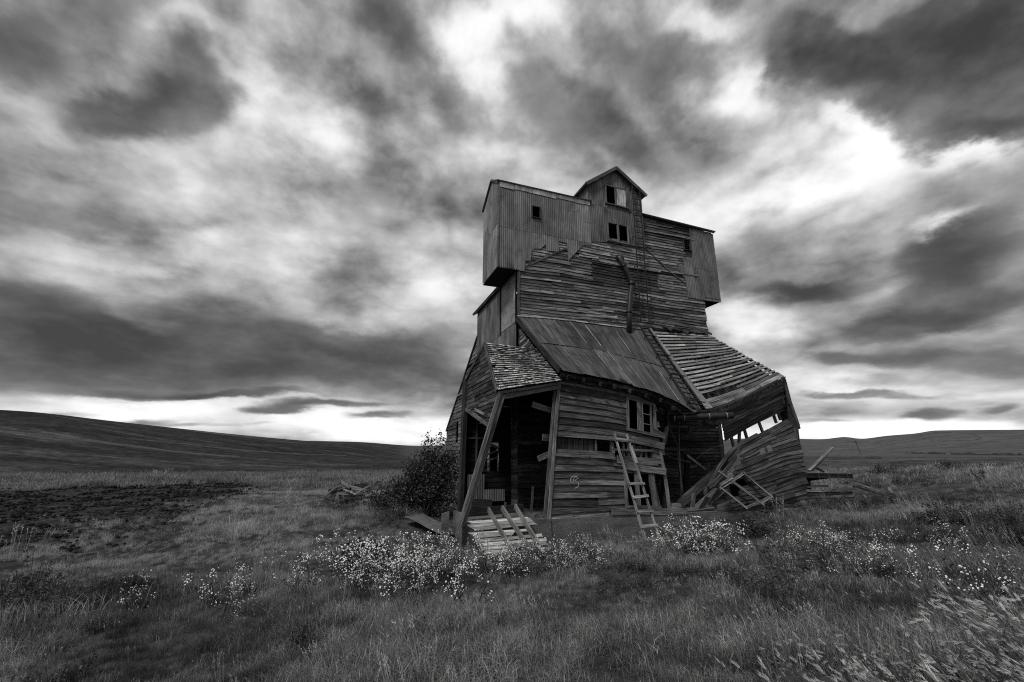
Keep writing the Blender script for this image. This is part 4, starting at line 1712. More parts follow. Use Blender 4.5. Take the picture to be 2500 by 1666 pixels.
# splintered stud at the broken end of the standing wall
mb = MB()
mb.bar((3.43, .0, 2.75), (3.58, -.03, 1.05), .075, .06, tone=1.5, bend=(.03, 0, 0))
mb.bar((3.5, .02, 2.6), (3.52, .0, 2.2), .06, .03, tone=1.4)
mb.bar((3.42, .08, 4.1), (3.44, .1, 2.75), .08, .08, tone=.6)
for k in range(14):
    z = 1.1 + k * .11
    mb.bar((3.3, .3, z), (3.45, .3, z), .035, .05, tone=.8)
part('broken_stud', mb, M_SIDING)
# inside of the collapsed bay
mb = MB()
slab(mb, [(3.62, .12, 1.02), (3.62, 2.66, 1.02), (3.62, 2.66, 5.6), (3.62, .12, 3.95)], .04, (1, 0, 0), .5)  # wall added to keep the open bay's light out of the window room
part('light_block_wall', mb, M_DARKWOOD)
mb = MB()
slab(mb, [(8.36, -.08, 4.9), (8.28, 2.62, 7.1), (8.28, 2.62, 4.15), (8.45, -.05, 4.2)], .03, (1, 0, 0), .8)
part('gable_end', mb, M_SIDING)
mb = MB()
mb.bar((4.9, 2.6, 3.2), (6.3, 2.6, 3.2), .05, .06, tone=2.0)
mb.bar((5.9, 2.55, 4.4), (5.8, 2.55, 3.2), .14, .08, tone=1.2)
part('inner_framing', mb, M_DARKWOOD, tw)

# ------------------------------------------------------------------ loose timbers of the collapsed bay
def loose(name, bars, mat, label, cat, group=None, tone=1.0):
    """one loose thing made of bars: (p0, p1, width, thickness[, bend[, normal]]) in building coordinates"""
    base = Vector(bars[0][0])
    base = Vector((base.x, base.y, min(min(b[0][2], b[1][2]) for b in bars)))
    m = MB()
    for b in bars:
        bend = b[4] if len(b) > 4 else (0, 0, 0)
        n = b[5] if len(b) > 5 else (0, -1, 0)
        m.bar(Vector(b[0]) - base, Vector(b[1]) - base, b[2], b[3], n, tone, bend, skew=random.uniform(-.4, .4))
    return single(name, m, mat, tuple(base), label, cat, group)


GB = 'timbers of the collapsed bay'
loose('fallen_beam', [((4.38, .62, 1.12), (6.18, .55, 2.28), .2, .16)], M_PLANK, 'thick split beam rising from the foundation to the right in the collapsed bay', 'beam', GB, .5)
loose('fallen_beam', [((6.05, .5, 2.2), (7.0, .5, 2.98), .14, .1)], M_PLANK, 'shorter beam propped behind the curved top of the fallen siding', 'beam', GB, .45)
loose('fallen_beam', [((5.9, .1, 1.75), (6.75, .1, 2.35), .14, .08)], M_PLANK, 'broken plank end standing against the left edge of the fallen siding', 'beam', GB, .5)
loose('fallen_bar', [((5.22, .98, 2.57), (5.96, .98, 2.09), .05, .05, (0, 0, 0), (0, -.6, .8))], M_PALE, 'thin pale bar sloping down to the right across the dark bay', 'bar', GB, 1.3)
loose('charred_post', [((5.66, 1.5, 2.5), (5.36, 1.5, 1.05), .16, .1)], M_IRON, 'black leaning post behind the pale bar', 'post', GB)
loose('thin_pole', [((5.25, 1.2, 3.9), (5.1, 1.2, 2.85), .035, .035), ((5.1, 1.2, 2.87), (5.0, 1.2, 1.03), .05, .05)], M_PLANK, 'slender upright pole standing in the dark bay under the pipe', 'pole', GB, .9)
loose('hanging_board', [((4.15, .5, 3.42), (3.98, .5, 2.86), .13, .03)], M_PLANK, 'short board hanging near the window at the broken wall end', 'board', GB, .8)
loose('hanging_board', [((5.2, .8, 3.35), (6.25, .8, 3.72), .2, .04)], M_PLANK, 'wide board slung diagonally just beneath the dark pipe', 'board', GB, .6)
loose('fallen_plank', [((5.0, .45, 1.06), (5.75, .3, 1.6), .3, .03, (0, 0, 0), (-.5, -.6, .6))], M_PLANK, 'broad dark board leaning low below the crossing beams', 'plank', GB, .55)
loose('fallen_plank', [((5.35, .1, 1.07), (6.6, .02, 1.38), .17, .03)], M_PLANK, 'pale plank lying along the foundation under the broken frame', 'plank', GB, .8)
loose('fallen_plank', [((6.3, -.02, 1.05), (7.35, .0, 1.22), .12, .03)], M_PLANK, 'pale splintered plank tucked under the right corner of the broken frame', 'plank', GB, 1.0)
loose('fallen_plank', [((4.75, .15, 1.04), (5.05, .1, 1.4), .22, .03, (0, 0, 0), (.5, -.8, .2))], M_PLANK, 'short square board at the foot of the thick beam', 'plank', GB, .6)
loose('fallen_plank', [((4.15, .15, 1.04), (5.3, .2, 1.1), .2, .05, (0, 0, 0), (0, -.3, 1))], M_PLANK, 'low dark plank lying flat behind the foundation edge', 'plank', GB, .6)
loose('fallen_plank', [((5.55, .6, 1.5), (5.75, .7, 2.35), .12, .04)], M_PLANK, 'jagged dark stub poking up behind the crossing beams', 'plank', GB, .4)
loose('fallen_plank', [((4.62, .3, 1.04), (4.7, .25, 1.5), .1, .06)], M_PLANK, 'short upright stump under the lower end of the thick beam', 'plank', GB, .7)
# thin rod resting over the foundation
rod = MB()
rod.tube([(0, 0, 0.13), (.39, -.02, .05), (.78, -.06, -.03)], .014, 6)
single('thin_rod', rod, M_IRON, (6.07, -.2, .97), 'thin dark rod poking over the foundation edge below the broken frame', 'rod')

# cables
for pts, lab in (([(3.55, .3, 2.75), (4.11, .7, 2.69), (4.34, .8, 2.55), (4.66, .8, 2.45), (5.3, .95, 2.36)], 'thin cable sagging from the broken wall end toward the pale bar'),
                 ([(5.38, .8, 2.46), (5.8, .8, 2.68), (6.21, .8, 2.83), (6.9, .7, 2.98), (7.6, .5, 3.12)], 'thin cable rising to the right past the tower corner post'),
                 ([(4.45, .8, 3.62), (4.52, .8, 3.3), (4.69, .8, 2.95), (4.71, .8, 2.44), (4.77, .8, 1.59), (4.78, .8, 1.03)], 'thin crooked cable hanging down beside the slender pole')):
    m = MB()
    b = Vector(pts[-1])
    # smooth the run a little
    P = [Vector(p) - b for p in pts]
    Q = []
    for k in range(len(P) - 1):
        for t in (0, .33, .66):
            p0, p1, p2, p3 = P[max(k - 1, 0)], P[k], P[k + 1], P[min(k + 2, len(P) - 1)]
            Q.append(0.5 * ((2 * p1) + (p2 - p0) * t + (2 * p0 - 5 * p1 + 4 * p2 - p3) * t * t + (3 * p1 - p0 - 3 * p2 + p3) * t ** 3))
    Q.append(P[-1])
    m.tube(Q, .012, 5)
    single('cable', m, M_PLANK, tuple(b), lab, 'cable', 'cables in the collapsed bay')

# big round pipe jutting out under the eave
PIPE = thing('drain_pipe', 'thick dark round pipe jutting out level beneath the sagging eave', 'pipe', (4.2, .1, 3.64))
m = MB()
p0, p1 = Vector((-.15, .1, -.01)), Vector((1.47, -.66, .04))
m.tube([p0, p0.lerp(p1, .5) + Vector((0, 0, .005)), p1], .1, 20, 1.1)
m.build('pipe_body', M_PIPE, PIPE, True)
for f in (.06, .22, .62, .9):
    m = MB()
    c = p0.lerp(p1, f)
    d = (p1 - p0).normalized()
    m.tube([c - d * .014, c + d * .014], .106, 20, .5)
    m.build('collar', M_FLASH, PIPE, True)
m = MB()
d = (p1 - p0).normalized()
m.tube([p1 + d * .002, p1 + d * .004], .088, 20)
m.build('mouth', M_IRON, PIPE)

# broken window-like frame leaning on the fallen siding
FR_ = thing('broken_frame', 'broken wooden double frame leaning askew on the fallen siding', 'frame', (6.0, -.3, 1.03))


def frel(u, d, z):
    return Vector((u - 6.0, d + .3, z - 1.03))


for nm, a, b, wd in (('frame_rail', (5.2, -.22, 1.66), (6.3, -.12, 2.08), .055), ('frame_rail', (5.22, -.24, 1.76), (5.75, -.16, 1.95), .05), ('frame_rail', (6.5, -.34, 1.24), (7.06, -.28, 1.42), .075),
                     ('frame_rail', (5.92, -.36, 1.13), (6.5, -.34, 1.28), .045),
                     ('frame_stile', (6.22, -.15, 2.06), (7.06, -.3, 1.38), .06), ('frame_stile', (5.34, -.12, 2.12), (6.62, -.36, 1.17), .085), ('frame_stile', (5.23, -.24, 1.68), (5.93, -.38, 1.12), .04)):
    m = MB()
    m.bar(frel(*a), frel(*b), wd * .9, .045, (0, -1, .3), .9)
    m.bar(frel(*a) + Vector((.0, -.03, -.035)), frel(*b) + Vector((.0, -.03, -.035)), .018, .03, (0, -1, .3), 1.9)
    m.build(nm, M_PLANK, FR_)

# wooden ladder leaning on the front wall
LD = thing('wooden_ladder', 'weathered wooden ladder with missing rungs leaning on the front wall', 'ladder', (2.2, -1.0, .55))
lo0, lo1 = Vector((2.04, -1.02, .56)), Vector((2.43, -1.02, .58))
hi0, hi1 = Vector((1.88, -.16, 3.13)), Vector((2.27, -.16, 3.1))
B_ = Vector((2.2, -1.0, .55))
for a, b in ((lo0, hi0), (lo1, hi1)):
    m = MB()
    m.bar(a - B_, b - B_, .038, .06, (0, -1, .35), .8, segs=4)
    m.build('rail', M_PALE, LD)
for f, off in ((.935, 0), (.50, .0), (.375, .01), (.25, 0), (.12, 0), (.01, 0)):
    m = MB()
    a, b = lo0.lerp(hi0, f) - B_, lo1.lerp(hi1, f + off) - B_
    e = (b - a).normalized() * .05
    m.bar(a - e + Vector((0, -.05, 0)), b + e + Vector((0, -.05, 0)), .065, .025, (0, -1, .35), 1.5)
    m.build('rung', M_PLANK, LD)
m = MB()
m.bar(lo1.lerp(hi1, .7) - B_ + Vector((.01, -.05, 0)), lo1.lerp(hi1, .88) - B_ + Vector((.0, -.05, 0)), .07, .025, (0, -1, .35), 1.4)
m.build('splice', M_PLANK, LD)

# fallen roof panel with three rafters, propped on the foundation in front of the doorway
RP = thing('fallen_roof_panel', 'fallen piece of roof with three rafters propped against the foundation', 'roof panel', (-1.3, -.95, .42))
RB = Vector((-1.3, -.95, .42))


def pp(a, b, lift=0.0):
    """a across 0..1, b down the slope 0..1"""
    t0_, t1_ = Vector((-2.12, -.12, 1.06)), Vector((-.60, -.12, 1.12))
    b0, b1 = Vector((-2.10, -1.0, .40)), Vector((-.42, -1.0, .40))
    return t0_.lerp(t1_, a).lerp(b0.lerp(b1, a), b) + Vector((0, -.55, .82)) * lift - RB


m = MB()
ends = [(.03, .98), (.0, 1.0), (.05, 1.03), (-.02, .9), (.03, .62), (.04, 1.02), (.06, 1.05), (.08, 1.02), (.1, 1.03), (.12, .5)]
for k, (a0, a1) in enumerate(ends):
    b0 = k / len(ends) + random.uniform(0, .01)
    b1 = (k + .92) / len(ends)
    if k == 3:
        b0 += .015
    m.bar(pp(a0, (b0 + b1) / 2, random.uniform(0, .015)), pp(a1, (b0 + b1) / 2 + random.uniform(-.03, .03), random.uniform(0, .02)), (b1 - b0) * 1.1, .02, (0, -.55, .82), random.choice((.8, 1, 1.2, 1.4)), skew=random.uniform(-.6, .6))
m.build('decking', M_PALE, RP)
for a, b, wd in (((-1.56, .12, 1.19), (-1.36, -1.1, .42), .055), ((-1.22, .12, 1.22), (-.9, -1.28, .3), .055), ((-.88, .12, 1.25), (-.80, -1.05, .6), .055)):
    m = MB()
    m.bar(Vector(a) - RB + Vector((0, -.03, .09)), Vector(b) - RB + Vector((0, -.03, .09)), .12, .045, (1, 0, 0), 1.0)
    m.build('rafter', M_PLANK, RP)
m = MB()
m.bar(Vector((-1.42, -.9, .62)) - RB, Vector((-.70, -.9, .62)) - RB, .1, .035, (0, -1, .2), 1.2)
m.build('cross_brace', M_PLANK, RP)
m = MB()
m.bar(Vector((-.80, -1.0, .66)) - RB, Vector((-.55, -1.3, .3)) - RB, .07, .03, (0, -1, .4), 1.6)
m.build('splinter', M_PALE, RP)

# corrugated sheet lying in the grass left of the doorway
CS = MB()
cb = W(-2.7, 2.4)
zb0 = gz(cb.x, cb.y)
nx, ny = 60, 10
c00, c10, c01, c11 = Vector((-2.95, 4.85, .66)), Vector((-2.25, 5.3, .68)), Vector((-2.36, 1.9, .52)), Vector((-1.9, 2.2, .54))
g = []
for i in range(nx + 1):
    a = i / nx
    row = []
    for j in range(ny + 1):
        b = j / ny
        p = c00.lerp(c10, a).lerp(c01.lerp(c11, a), b)
        p.z += .014 * math.sin(a * 9 * 2 * math.pi) + .05 * math.sin(b * math.pi) + .02 * math.sin(b * 7 + a * 2)
        row.append(p - Vector((-2.6, 2.4, .6)))
    g.append(row)
for i in range(nx):
    for j in range(ny):
        CS.face([g[i][j], g[i][j + 1], g[i + 1][j + 1], g[i + 1][j]], [(i / nx * .7, j * .5), (i / nx * .7, j * .5 + .5), ((i + 1) / nx * .7, j * .5 + .5), ((i + 1) / nx * .7, j * .5)], .5)
single('corrugated_sheet', CS, M_SHEET, (-2.6, 2.4, .6), 'loose corrugated metal sheet lying bowed in the grass by the leaning post', 'metal sheet')
loose('fallen_plank', [((-3.1, 1.9, .52), (-2.3, 1.1, .56), .16, .03, (0, 0, 0), (0, -.2, 1))], M_PLANK, 'dark rotten board half under the loose corrugated sheet', 'plank', None, .5)
loose('fallen_plank', [((-2.42, .95, .3), (-2.4, 1.0, 1.15), .17, .14)], M_CONC, 'stubby pale block upright behind the leaning post', 'block', None, 1)

# heap of planks beside the bush
HL = 'weathered plank in the broken heap left of the bush'
HG = 'planks in the heap left of the bush'
gh = gz(*W(-4.5, 12.5).xy)
for a, b, wd, mt, tn in (((-5.28, 12.5, 1.0), (-4.84, 12.5, 1.5), .08, M_DARKWOOD, 1), ((-4.88, 12.3, 1.48), (-4.5, 12.2, 1.24), .16, M_PLANK, .8), ((-4.6, 12.5, 1.3), (-3.75, 12.5, 1.04), .12, M_PLANK, .9),
                         ((-5.15, 12.3, 1.1), (-4.6, 12.2, 1.25), .07, M_PLANK, 1), ((-4.7, 12.3, 1.05), (-4.5, 12.2, 1.25), .06, M_PLANK, .8), ((-5.0, 12.2, .97), (-3.65, 12.2, .96), .1, M_PLANK, .8),
                         ((-5.5, 12.6, .82), (-4.9, 12.5, 1.02), .3, M_DARKWOOD, .8), ((-5.0, 12.4, .82), (-3.75, 12.4, .82), .2, M_PLANK, .6), ((-4.96, 12.4, .68), (-3.9, 12.3, .7), .14, M_DARKWOOD, 1),
                         ((-3.75, 12.3, .95), (-3.62, 12.2, 1.26), .09, M_PLANK, .8), ((-3.66, 12.3, 1.26), (-3.42, 12.3, 1.1), .08, M_PLANK, .7), ((-5.4, 12.6, 1.08), (-3.5, 12.6, 1.15), .14, M_DARKWOOD, 1),
                         ((-4.4, 12.3, 1.16), (-3.6, 12.3, 1.1), .08, M_PLANK, 1.1), ((-4.3, 12.1, .9), (-3.4, 12.3, 1.0), .1, M_PLANK, .8), ((-4.95, 12.5, .5), (-3.8, 12.5, .62), .25, M_DARKWOOD, .8), ((-3.9, 12.3, .72), (-2.4, 12.0, .98), .12, M_DARKWOOD, 1.2), ((-3.7, 12.2, .98), (-2.5, 12.1, .8), .1, M_PLANK, .5), ((-3.6, 12.4, 1.1), (-2.6, 12.2, 1.2), .08, M_DARKWOOD, 1.5), ((-3.5, 12.1, .62), (-2.6, 12.0, .66), .2, M_DARKWOOD, 1.2), ((-5.6, 12.4, .62), (-4.7, 12.2, .7), .18, M_DARKWOOD, 1), ((-4.2, 12.1, .6), (-3.0, 11.9, .78), .07, M_PLANK, .9), ((-5.0, 12.7, 1.1), (-3.7, 12.6, 1.3), .2, M_DARKWOOD, 1), ((-5.5, 12.3, .9), (-4.9, 12.2, 1.35), .06, M_PLANK, 1.2), ((-4.2, 12.2, .95), (-3.3, 12.1, 1.45), .06, M_PLANK, .9), ((-4.75, 12.15, 1.15), (-4.2, 12.1, .92), .08, M_PALE, .9), ((-3.4, 12.2, .9), (-2.3, 12.1, 1.15), .07, M_PLANK, .7)):
    loose('heap_plank', [(a, b, wd, .03, (0, 0, random.uniform(-.03, .03)), (random.uniform(-.3, .3), -1, random.uniform(.1, .9)))], mt, HL, 'plank', HG, tn)
loose('fallen_plank', [((-4.38, 12.0, .5), (-3.85, 12.0, .62), .09, .03, (0, 0, 0), (0, -.5, .8))], M_PLANK, 'pale board lying in the grass just below the plank heap', 'plank', None, 1.0)
loose('fallen_plank', [((-5.2, 11.4, .42), (-4.85, 11.6, .55), .05, .03, (0, 0, 0), (0, -.5, .8)), ], M_PLANK, 'short pale stick in the grass left of the plank heap', 'plank', None, 1.3)
loose('fallen_plank', [((-4.4, 11.8, .45), (-3.5, 11.9, .72), .06, .03, (0, 0, 0), (0, -.5, .8))], M_PLANK, 'long grey stick slanting from the plank heap toward the bush', 'plank', None, 1.0)

# ruined low shed to the right of the building
SH = thing('ruined_shed', 'low collapsed wooden shed right of the main building', 'shed', (10.8, 1.7, .8))
SB = Vector((10.8, 1.7, .8))
m = MB()
for i in range(4):
    clapboards(m, lambda t, u, i=i: (1.7, .84 + (i + t) * .125), 1, lambda t: (9.0, 13.4 + random.uniform(-.1, .1)), seg=(1, 2.6), jit=2, M=lambda u, d, z: Vector((u, d, z)) - SB, tone=lambda t, u, z: .8)
m.build('low_wall', M_SIDING, SH)
m = MB()
m.bar(Vector((9.0, 1.72, 1.38)) - SB, Vector((13.85, 1.72, 1.33)) - SB, .09, .12, (0, -1, 0), 1.3, segs=6)
m.bar(Vector((9.0, 1.74, 1.48)) - SB, Vector((12.1, 1.7, 1.5)) - SB, .07, .1, (0, -1, 0), .9)
m.build('wall_plate', M_PLANK, SH)
m = MB()
slab(m, [Vector(p) - SB for p in ((9.0, 1.5, 2.0), (13.3, 1.5, 1.92), (13.25, 1.5, 1.76), (9.0, 1.5, 1.86))], .06, (0, -1, 0), .7)
slab(m, [Vector(p) - SB for p in ((9.0, 1.5, 2.02), (13.3, 1.5, 1.94), (13.1, 3.6, 1.6), (9.0, 3.6, 1.6))], .06, (0, .2, 1), .5)
for k in range(4):
    m.bar(Vector((11.4 + k * .5, 1.43, 1.98 - .01 * k)) - SB, Vector((11.42 + k * .5, 1.43, 1.78)) - SB, .025, .02, (0, -1, 0), 1.8)
m.build('fallen_roof', M_DARKWOOD, SH)
m = MB()
slab(m, [Vector(p) - SB for p in ((9.0, 3.2, .8), (13.2, 3.2, .8), (13.2, 3.2, 1.75), (9.0, 3.2, 1.75))], .05, (0, -1, 0), .5)
m.build('back_wall', M_DARKWOOD, SH)
GS = 'loose boards on the ruined shed'
loose('shed_pole', [((11.15, 1.6, 2.05), (12.58, 1.6, 2.88), .09, .07, (0, 0, 0), (0, -.5, .8))], M_PALE, 'long pale pole sticking up from the ruined shed', 'pole', None, .8)
loose('shed_board', [((11.3, 1.6, 2.06), (12.1, 1.6, 2.5), .07, .05)], M_PLANK, 'second shorter pole beneath the long pale pole on the shed', 'board', GS, .7)
loose('shed_board', [((11.55, 1.7, 2.22), (12.05, 1.7, 2.0), .06, .04)], M_DARKWOOD, 'dark stick sloping down right on the ruined shed roof', 'board', GS, .8)
loose('shed_board', [((12.25, 1.3, 1.78), (14.55, 1.0, 1.18), .06, .05)], M_PLANK, 'long pale batten sliding off the shed into the grass', 'board', GS, .8)
loose('shed_board', [((12.5, 1.35, 1.76), (13.5, 1.3, 1.58), .07, .04)], M_PLANK, 'short batten lying beside the long pale batten on the shed', 'board', GS, 1.0)
loose('shed_board', [((12.2, 1.4, 1.46), (12.66, 1.3, 1.62), .1, .04)], M_PALE, 'short pale board end inside the open front of the shed', 'board', GS, .7)
loose('shed_board', [((12.9, 1.3, 1.5), (14.5, 1.1, 1.1), .06, .04)], M_PLANK, 'grey batten crossing under the long pale batten at the shed corner', 'board', GS, .9)
loose('shed_board', [((14.36, 1.0, 1.4), (14.54, 1.0, 1.24), .1, .02)], M_PALE, 'small pale square of wood at the end of the sliding batten', 'board', GS, 1.2)
loose('shed_board', [((13.55, 1.5, 1.25), (13.66, 1.4, 1.06), .06, .03)], M_PLANK, 'stub of board upright at the right corner of the shed', 'board', GS, 1.2)


# ------------------------------------------------------------------ shrubs
def leaf_quad(mb, c, n, up, ln, wd, tone):
    n = Vector(n).normalized()
    up = Vector(up)
    s = up.cross(n)
    if s.length < 1e-3:
        s = n.orthogonal()
    s.normalize()
    u = n.cross(s).normalized()
    p = [c - u * ln * .5, c + s * wd * .5 + n * wd * .15, c + u * ln * .5, c - s * wd * .5 + n * wd * .15]
    mb.face(p, [(0, 0), (1, 0), (1, 1), (0, 1)], tone)


def shrub(name, label, wx, wy, lobes, nleaf, leafsize, group=None, seed=1, tonebase=1.0, stems=9):
    """leafy shrub: branching stems that carry clumps of leaves; lobes = (dx, dy, dz, radius)"""
    r = random.Random(seed)
    z0 = gz(wx, wy) - .03
    o = bpy.data.objects.new(name, None)
    o.location = (wx, wy, z0)
    o.empty_display_size = .3
    col.objects.link(o)
    tag(o, label, 'shrub', group)
    st = MB()
    lf = MB()
    tot = sum(l[3] ** 2 for l in lobes)
    twigs = []
    for (dx, dy, dz, rad) in lobes:
        for k in range(max(3, int(stems * rad ** 2 / tot * len(lobes)))):
            v = Vector((r.gauss(0, 1), r.gauss(0, 1), r.gauss(0, 1))).normalized() * rad * r.uniform(.5, 1.0)
            tip = Vector((dx, dy, dz)) + v
            tip.z = max(.12, tip.z)
            root = Vector((dx * .35 + r.uniform(-.15, .15), dy * .35 + r.uniform(-.15, .15), 0))
            mid = root.lerp(tip, .5) + Vector((r.uniform(-.2, .2), r.uniform(-.2, .2), r.uniform(0, .25)))
            st.tube([root, root.lerp(mid, .5) + Vector((0, 0, .08)), mid, mid.lerp(tip, .6), tip], .022, 5, r1=.004)
            twigs.append((mid, tip, rad))
    for k in range(nleaf):
        mid, tip, rad = r.choice(twigs)
        f = r.random() ** .6
        c = mid.lerp(tip, f * 1.06)
        s = .05 + .2 * rad * (1 - f * .5)
        c = c + Vector((r.gauss(0, s), r.gauss(0, s), r.gauss(0, s * .8)))
        if c.z < .03:
            c.z = r.uniform(.03, .3)
        n = Vector((r.gauss(0, .7), r.gauss(0, .7), r.gauss(.55, .6)))
        sz = leafsize * r.uniform(.6, 1.35)
        leaf_quad(lf, c, n, (r.gauss(0, 1), r.gauss(0, 1), r.gauss(0, .6)), sz, sz * .55, tonebase * r.choice((.35, .5, .7, 1, 1.3, 2.0)))
    st.build('stems', M_DARKWOOD, o)
    lf.build('leaves', M_LEAF, o)
    return o


M_LEAF = leafmat("shrub_leaf", 0.08, 0.08, .3)
shrub('leafy_shrub', 'large dark leafy bush growing against the left side of the building', -3.45, 17.6,
      [(.0, .3, 1.0, .95), (.8, .2, 1.25, .9), (.55, .5, 2.2, .75), (1.0, .6, 2.0, .7), (.35, .4, 2.9, .36), (.75, .5, 2.95, .3), (-.1, .4, 2.5, .3), (-.75, .0, .75, .7), (-1.35, .1, .5, .5), (1.1, -.1, .7, .7), (-.5, .3, 1.6, .5), (.1, .2, 1.7, .75), (-1.0, .2, 1.15, .4), (-1.75, .0, .4, .42), (-1.45, .2, .85, .35)], 11500, .1, seed=5, stems=14)
for k, (x, y, lo_, n, lab) in enumerate(((-8.3, 23.8, [(0, 0, .4, .5), (.7, .1, .35, .45), (-.6, 0, .3, .35)], 1500, 'low weedy shrub behind the left of the plank heap'),
                                        (-5.7, 24.5, [(0, 0, .45, .5), (.5, 0, .5, .45)], 1200, 'low shrub between plank heap and large bush'),
                                        (21.3, 27.5, [(0, 0, .3, .5), (.6, 0, .25, .4)], 1300, 'dark low shrub in the right grass nearest the shed'),
                                        (27.5, 29.5, [(0, 0, .25, .6), (.9, 0, .2, .5), (-.7, 0, .2, .4)], 1500, 'dark low shrub at the far right edge of the grass'),
                                        (30.5, 38.0, [(0, 0, .3, .8), (1.0, 0, .3, .6), (-1.1, 0, .25, .6)], 1700, 'broad dark shrub on the grassy rise at far right'),
                                        (19.5, 33.0, [(0, 0, .3, .6), (.8, .1, .25, .5), (-.9, 0, .2, .5)], 1500, 'dark shrub on the rise behind the shed'),
                                        (-2.75, 8.9, [(0, 0, .3, .3), (.25, .1, .35, .28), (-.2, 0, .25, .25)], 900, 'dark tuft of weeds left of the flower bank'),
                                        (5.6, 11.3, [(0, 0, .22, .3), (.3, .1, .2, .25)], 700, 'small dark weed clump in front of the foundation'))):
    shrub('weed_shrub', lab, x, y, lo_, n, .07, 'low dark shrubs in the grass', 20 + k, .8, 7)

# leaning utility pole on the right hillside
hx, hy = 222.0, 300.0
hz = gz(hx, hy)
UP = bpy.data.objects.new('utility_pole', None)
UP.location = (hx, hy, hz)
col.objects.link(UP)
tag(UP, 'tiny leaning utility pole on the distant right hillside', 'utility pole')
m = MB()
m.tube([(1.2, 0, -.5), (-.8, 0, 8.5)], .16, 6)
m.build('pole', M_IRON, UP)
m = MB()
m.bar((-1.7, 0, 7.8), (.3, 0, 8.1), .18, .15)
m.build('crossarm', M_IRON, UP)

# field margins on the far hills: ribbons of rank dark grass
M_STRAW = plain('straw_margin', .085, 1, 0)


def margin(pts, wdt, h, mat=None):
    m = MB()
    P = []
    for k in range(len(pts) - 1):
        n = 14
        for q in range(n):
            P.append((lerp(pts[k][0], pts[k + 1][0], q / n), lerp(pts[k][1], pts[k + 1][1], q / n)))
    P.append(pts[-1])
    rr = random.Random(3)
    rings, us = [], []
    for k, (x, y) in enumerate(P):
        a, b = P[max(k - 1, 0)], P[min(k + 1, len(P) - 1)]
        d = Vector((b[0] - a[0], b[1] - a[1], 0)).normalized()
        s = Vector((-d.y, d.x, 0)) * wdt * .5
        z = gz(x, y)
        f = (0.15 if k in (0, len(P) - 1) else 1) * rr.uniform(.5, 1.25)
        hh = h * f * rr.uniform(.7, 1.3)
        c = Vector((x, y, z))
        rings.append([c - s * f - Vector((0, 0, .3)), c - s * .4 * f + Vector((0, 0, hh)), c + s * .4 * f + Vector((0, 0, hh)), c + s * f - Vector((0, 0, .3))])
        us.append(k)
    m.loft(rings, us, [0, 1, 2, 3, 4], .9)
    o = m.build('field_margin', mat or M_IRON)
    o['kind'] = 'structure'
    o['label'] = 'grassy margin between far fields'


margin([(226.2, 364.9), (190.2, 284.7), (135, 195), (102.4, 141.7), (92.2, 118.6)], 3.0, .5)
margin([(238.9, 296.1), (210.1, 245.0), (202.9, 225.0), (205.4, 207.4), (215.3, 197.3)], 3.5, .8)
margin([(333.5, 386.7), (353.9, 398.1), (367.2, 402.3), (378.0, 394.6), (359.3, 362.8), (342.2, 339.2), (328.8, 329.3), (317.8, 333.4), (318.7, 350.7), (326.8, 368.4)], 4.0, .1)
margin([(75.0, 121.1), (81.6, 116.7), (88.0, 114.9), (90.2, 108.5)], 2.0, .15, M_STRAW)
margin([(-138.7, 125.4), (-131.3, 127.6), (-123.9, 130.3), (-115.8, 132.3), (-106.4, 133.6), (-94.0, 132.7), (-78.2, 135.1)], 3.2, .12, M_STRAW)
margin([(-119.6, 145.7), (-106.7, 151.1), (-87.9, 153.3), (-69.7, 157.7), (-56.6, 162.0)], 2.2, .1, M_STRAW)

# pale stone on the ploughed field
m = MB()
rr = random.Random(4)
rings = []
for q in range(5):
    rad = (.05, .1, .12, .09, .03)[q]
    rings.append([(rad * math.cos(k) * rr.uniform(.8, 1.2), rad * math.sin(k) * rr.uniform(.8, 1.2), (.03 * q - .03)) for k in np.linspace(0, 2 * math.pi, 9)[:-1]])
m.loft(rings, [0, .1, .2, .3, .4], list(np.linspace(0, 1, 9)))
o = m.build('field_stone', plain('pale_stone', .4))
o.location = (-21.6, 22.5, gz(-21.6, 22.5))
tag(o, 'single pale stone lying on the dark ploughed field', 'stone')

# ------------------------------------------------------------------ wildflowers
M_STEM = leafmat("flower_stem", 0.07, 0.07, .25)
M_PETAL, _nt, _b = mat_base("white_petal")
_b.inputs['Base Color'].default_value = (.88, .88, .88, 1)
_b.inputs['Roughness'].default_value = .9
_b.inputs['Specular IOR Level'].default_value = 0


def flower_variant(seed):
    r = random.Random(seed)
    st, pt = MB(), MB()
    for k in range(13):
        a = r.uniform(0, 6.28)
        d = r.uniform(.02, .26)
        root = Vector((math.cos(a) * d * .4, math.sin(a) * d * .4, -.04))
        h = r.uniform(.12, .56)
        tip = Vector((math.cos(a) * d * 1.5 - .07, math.sin(a) * d * 1.5, h))
        mid = root.lerp(tip, .5) + Vector((0, 0, .04))
        st.tube([root, mid, tip], .0035, 3, r1=.002)
        for q in range(5):
            c = root.lerp(tip, r.uniform(.1, .8))
            leaf_quad(st, c + Vector((r.gauss(0, .03), r.gauss(0, .03), 0)), (r.gauss(0, 1), r.gauss(0, 1), .8), (r.gauss(0, 1), r.gauss(0, 1), 1), r.uniform(.05, .11), .018, r.choice((.6, .9, 1.2)))
        for q in range(r.randint(3, 13)):
            c = tip + Vector((r.gauss(0, .028), r.gauss(0, .028), r.gauss(-.025, .04)))
            s = r.uniform(.006, .0115)
            for e in range(2):
                leaf_quad(pt, c, (r.gauss(0, .6), r.gauss(-.5, .6), r.gauss(.8, .4)), (r.gauss(0, 1), r.gauss(0, 1), r.gauss(0, 1)), s * 2.1, s * 2.0, 1)
    return st, pt


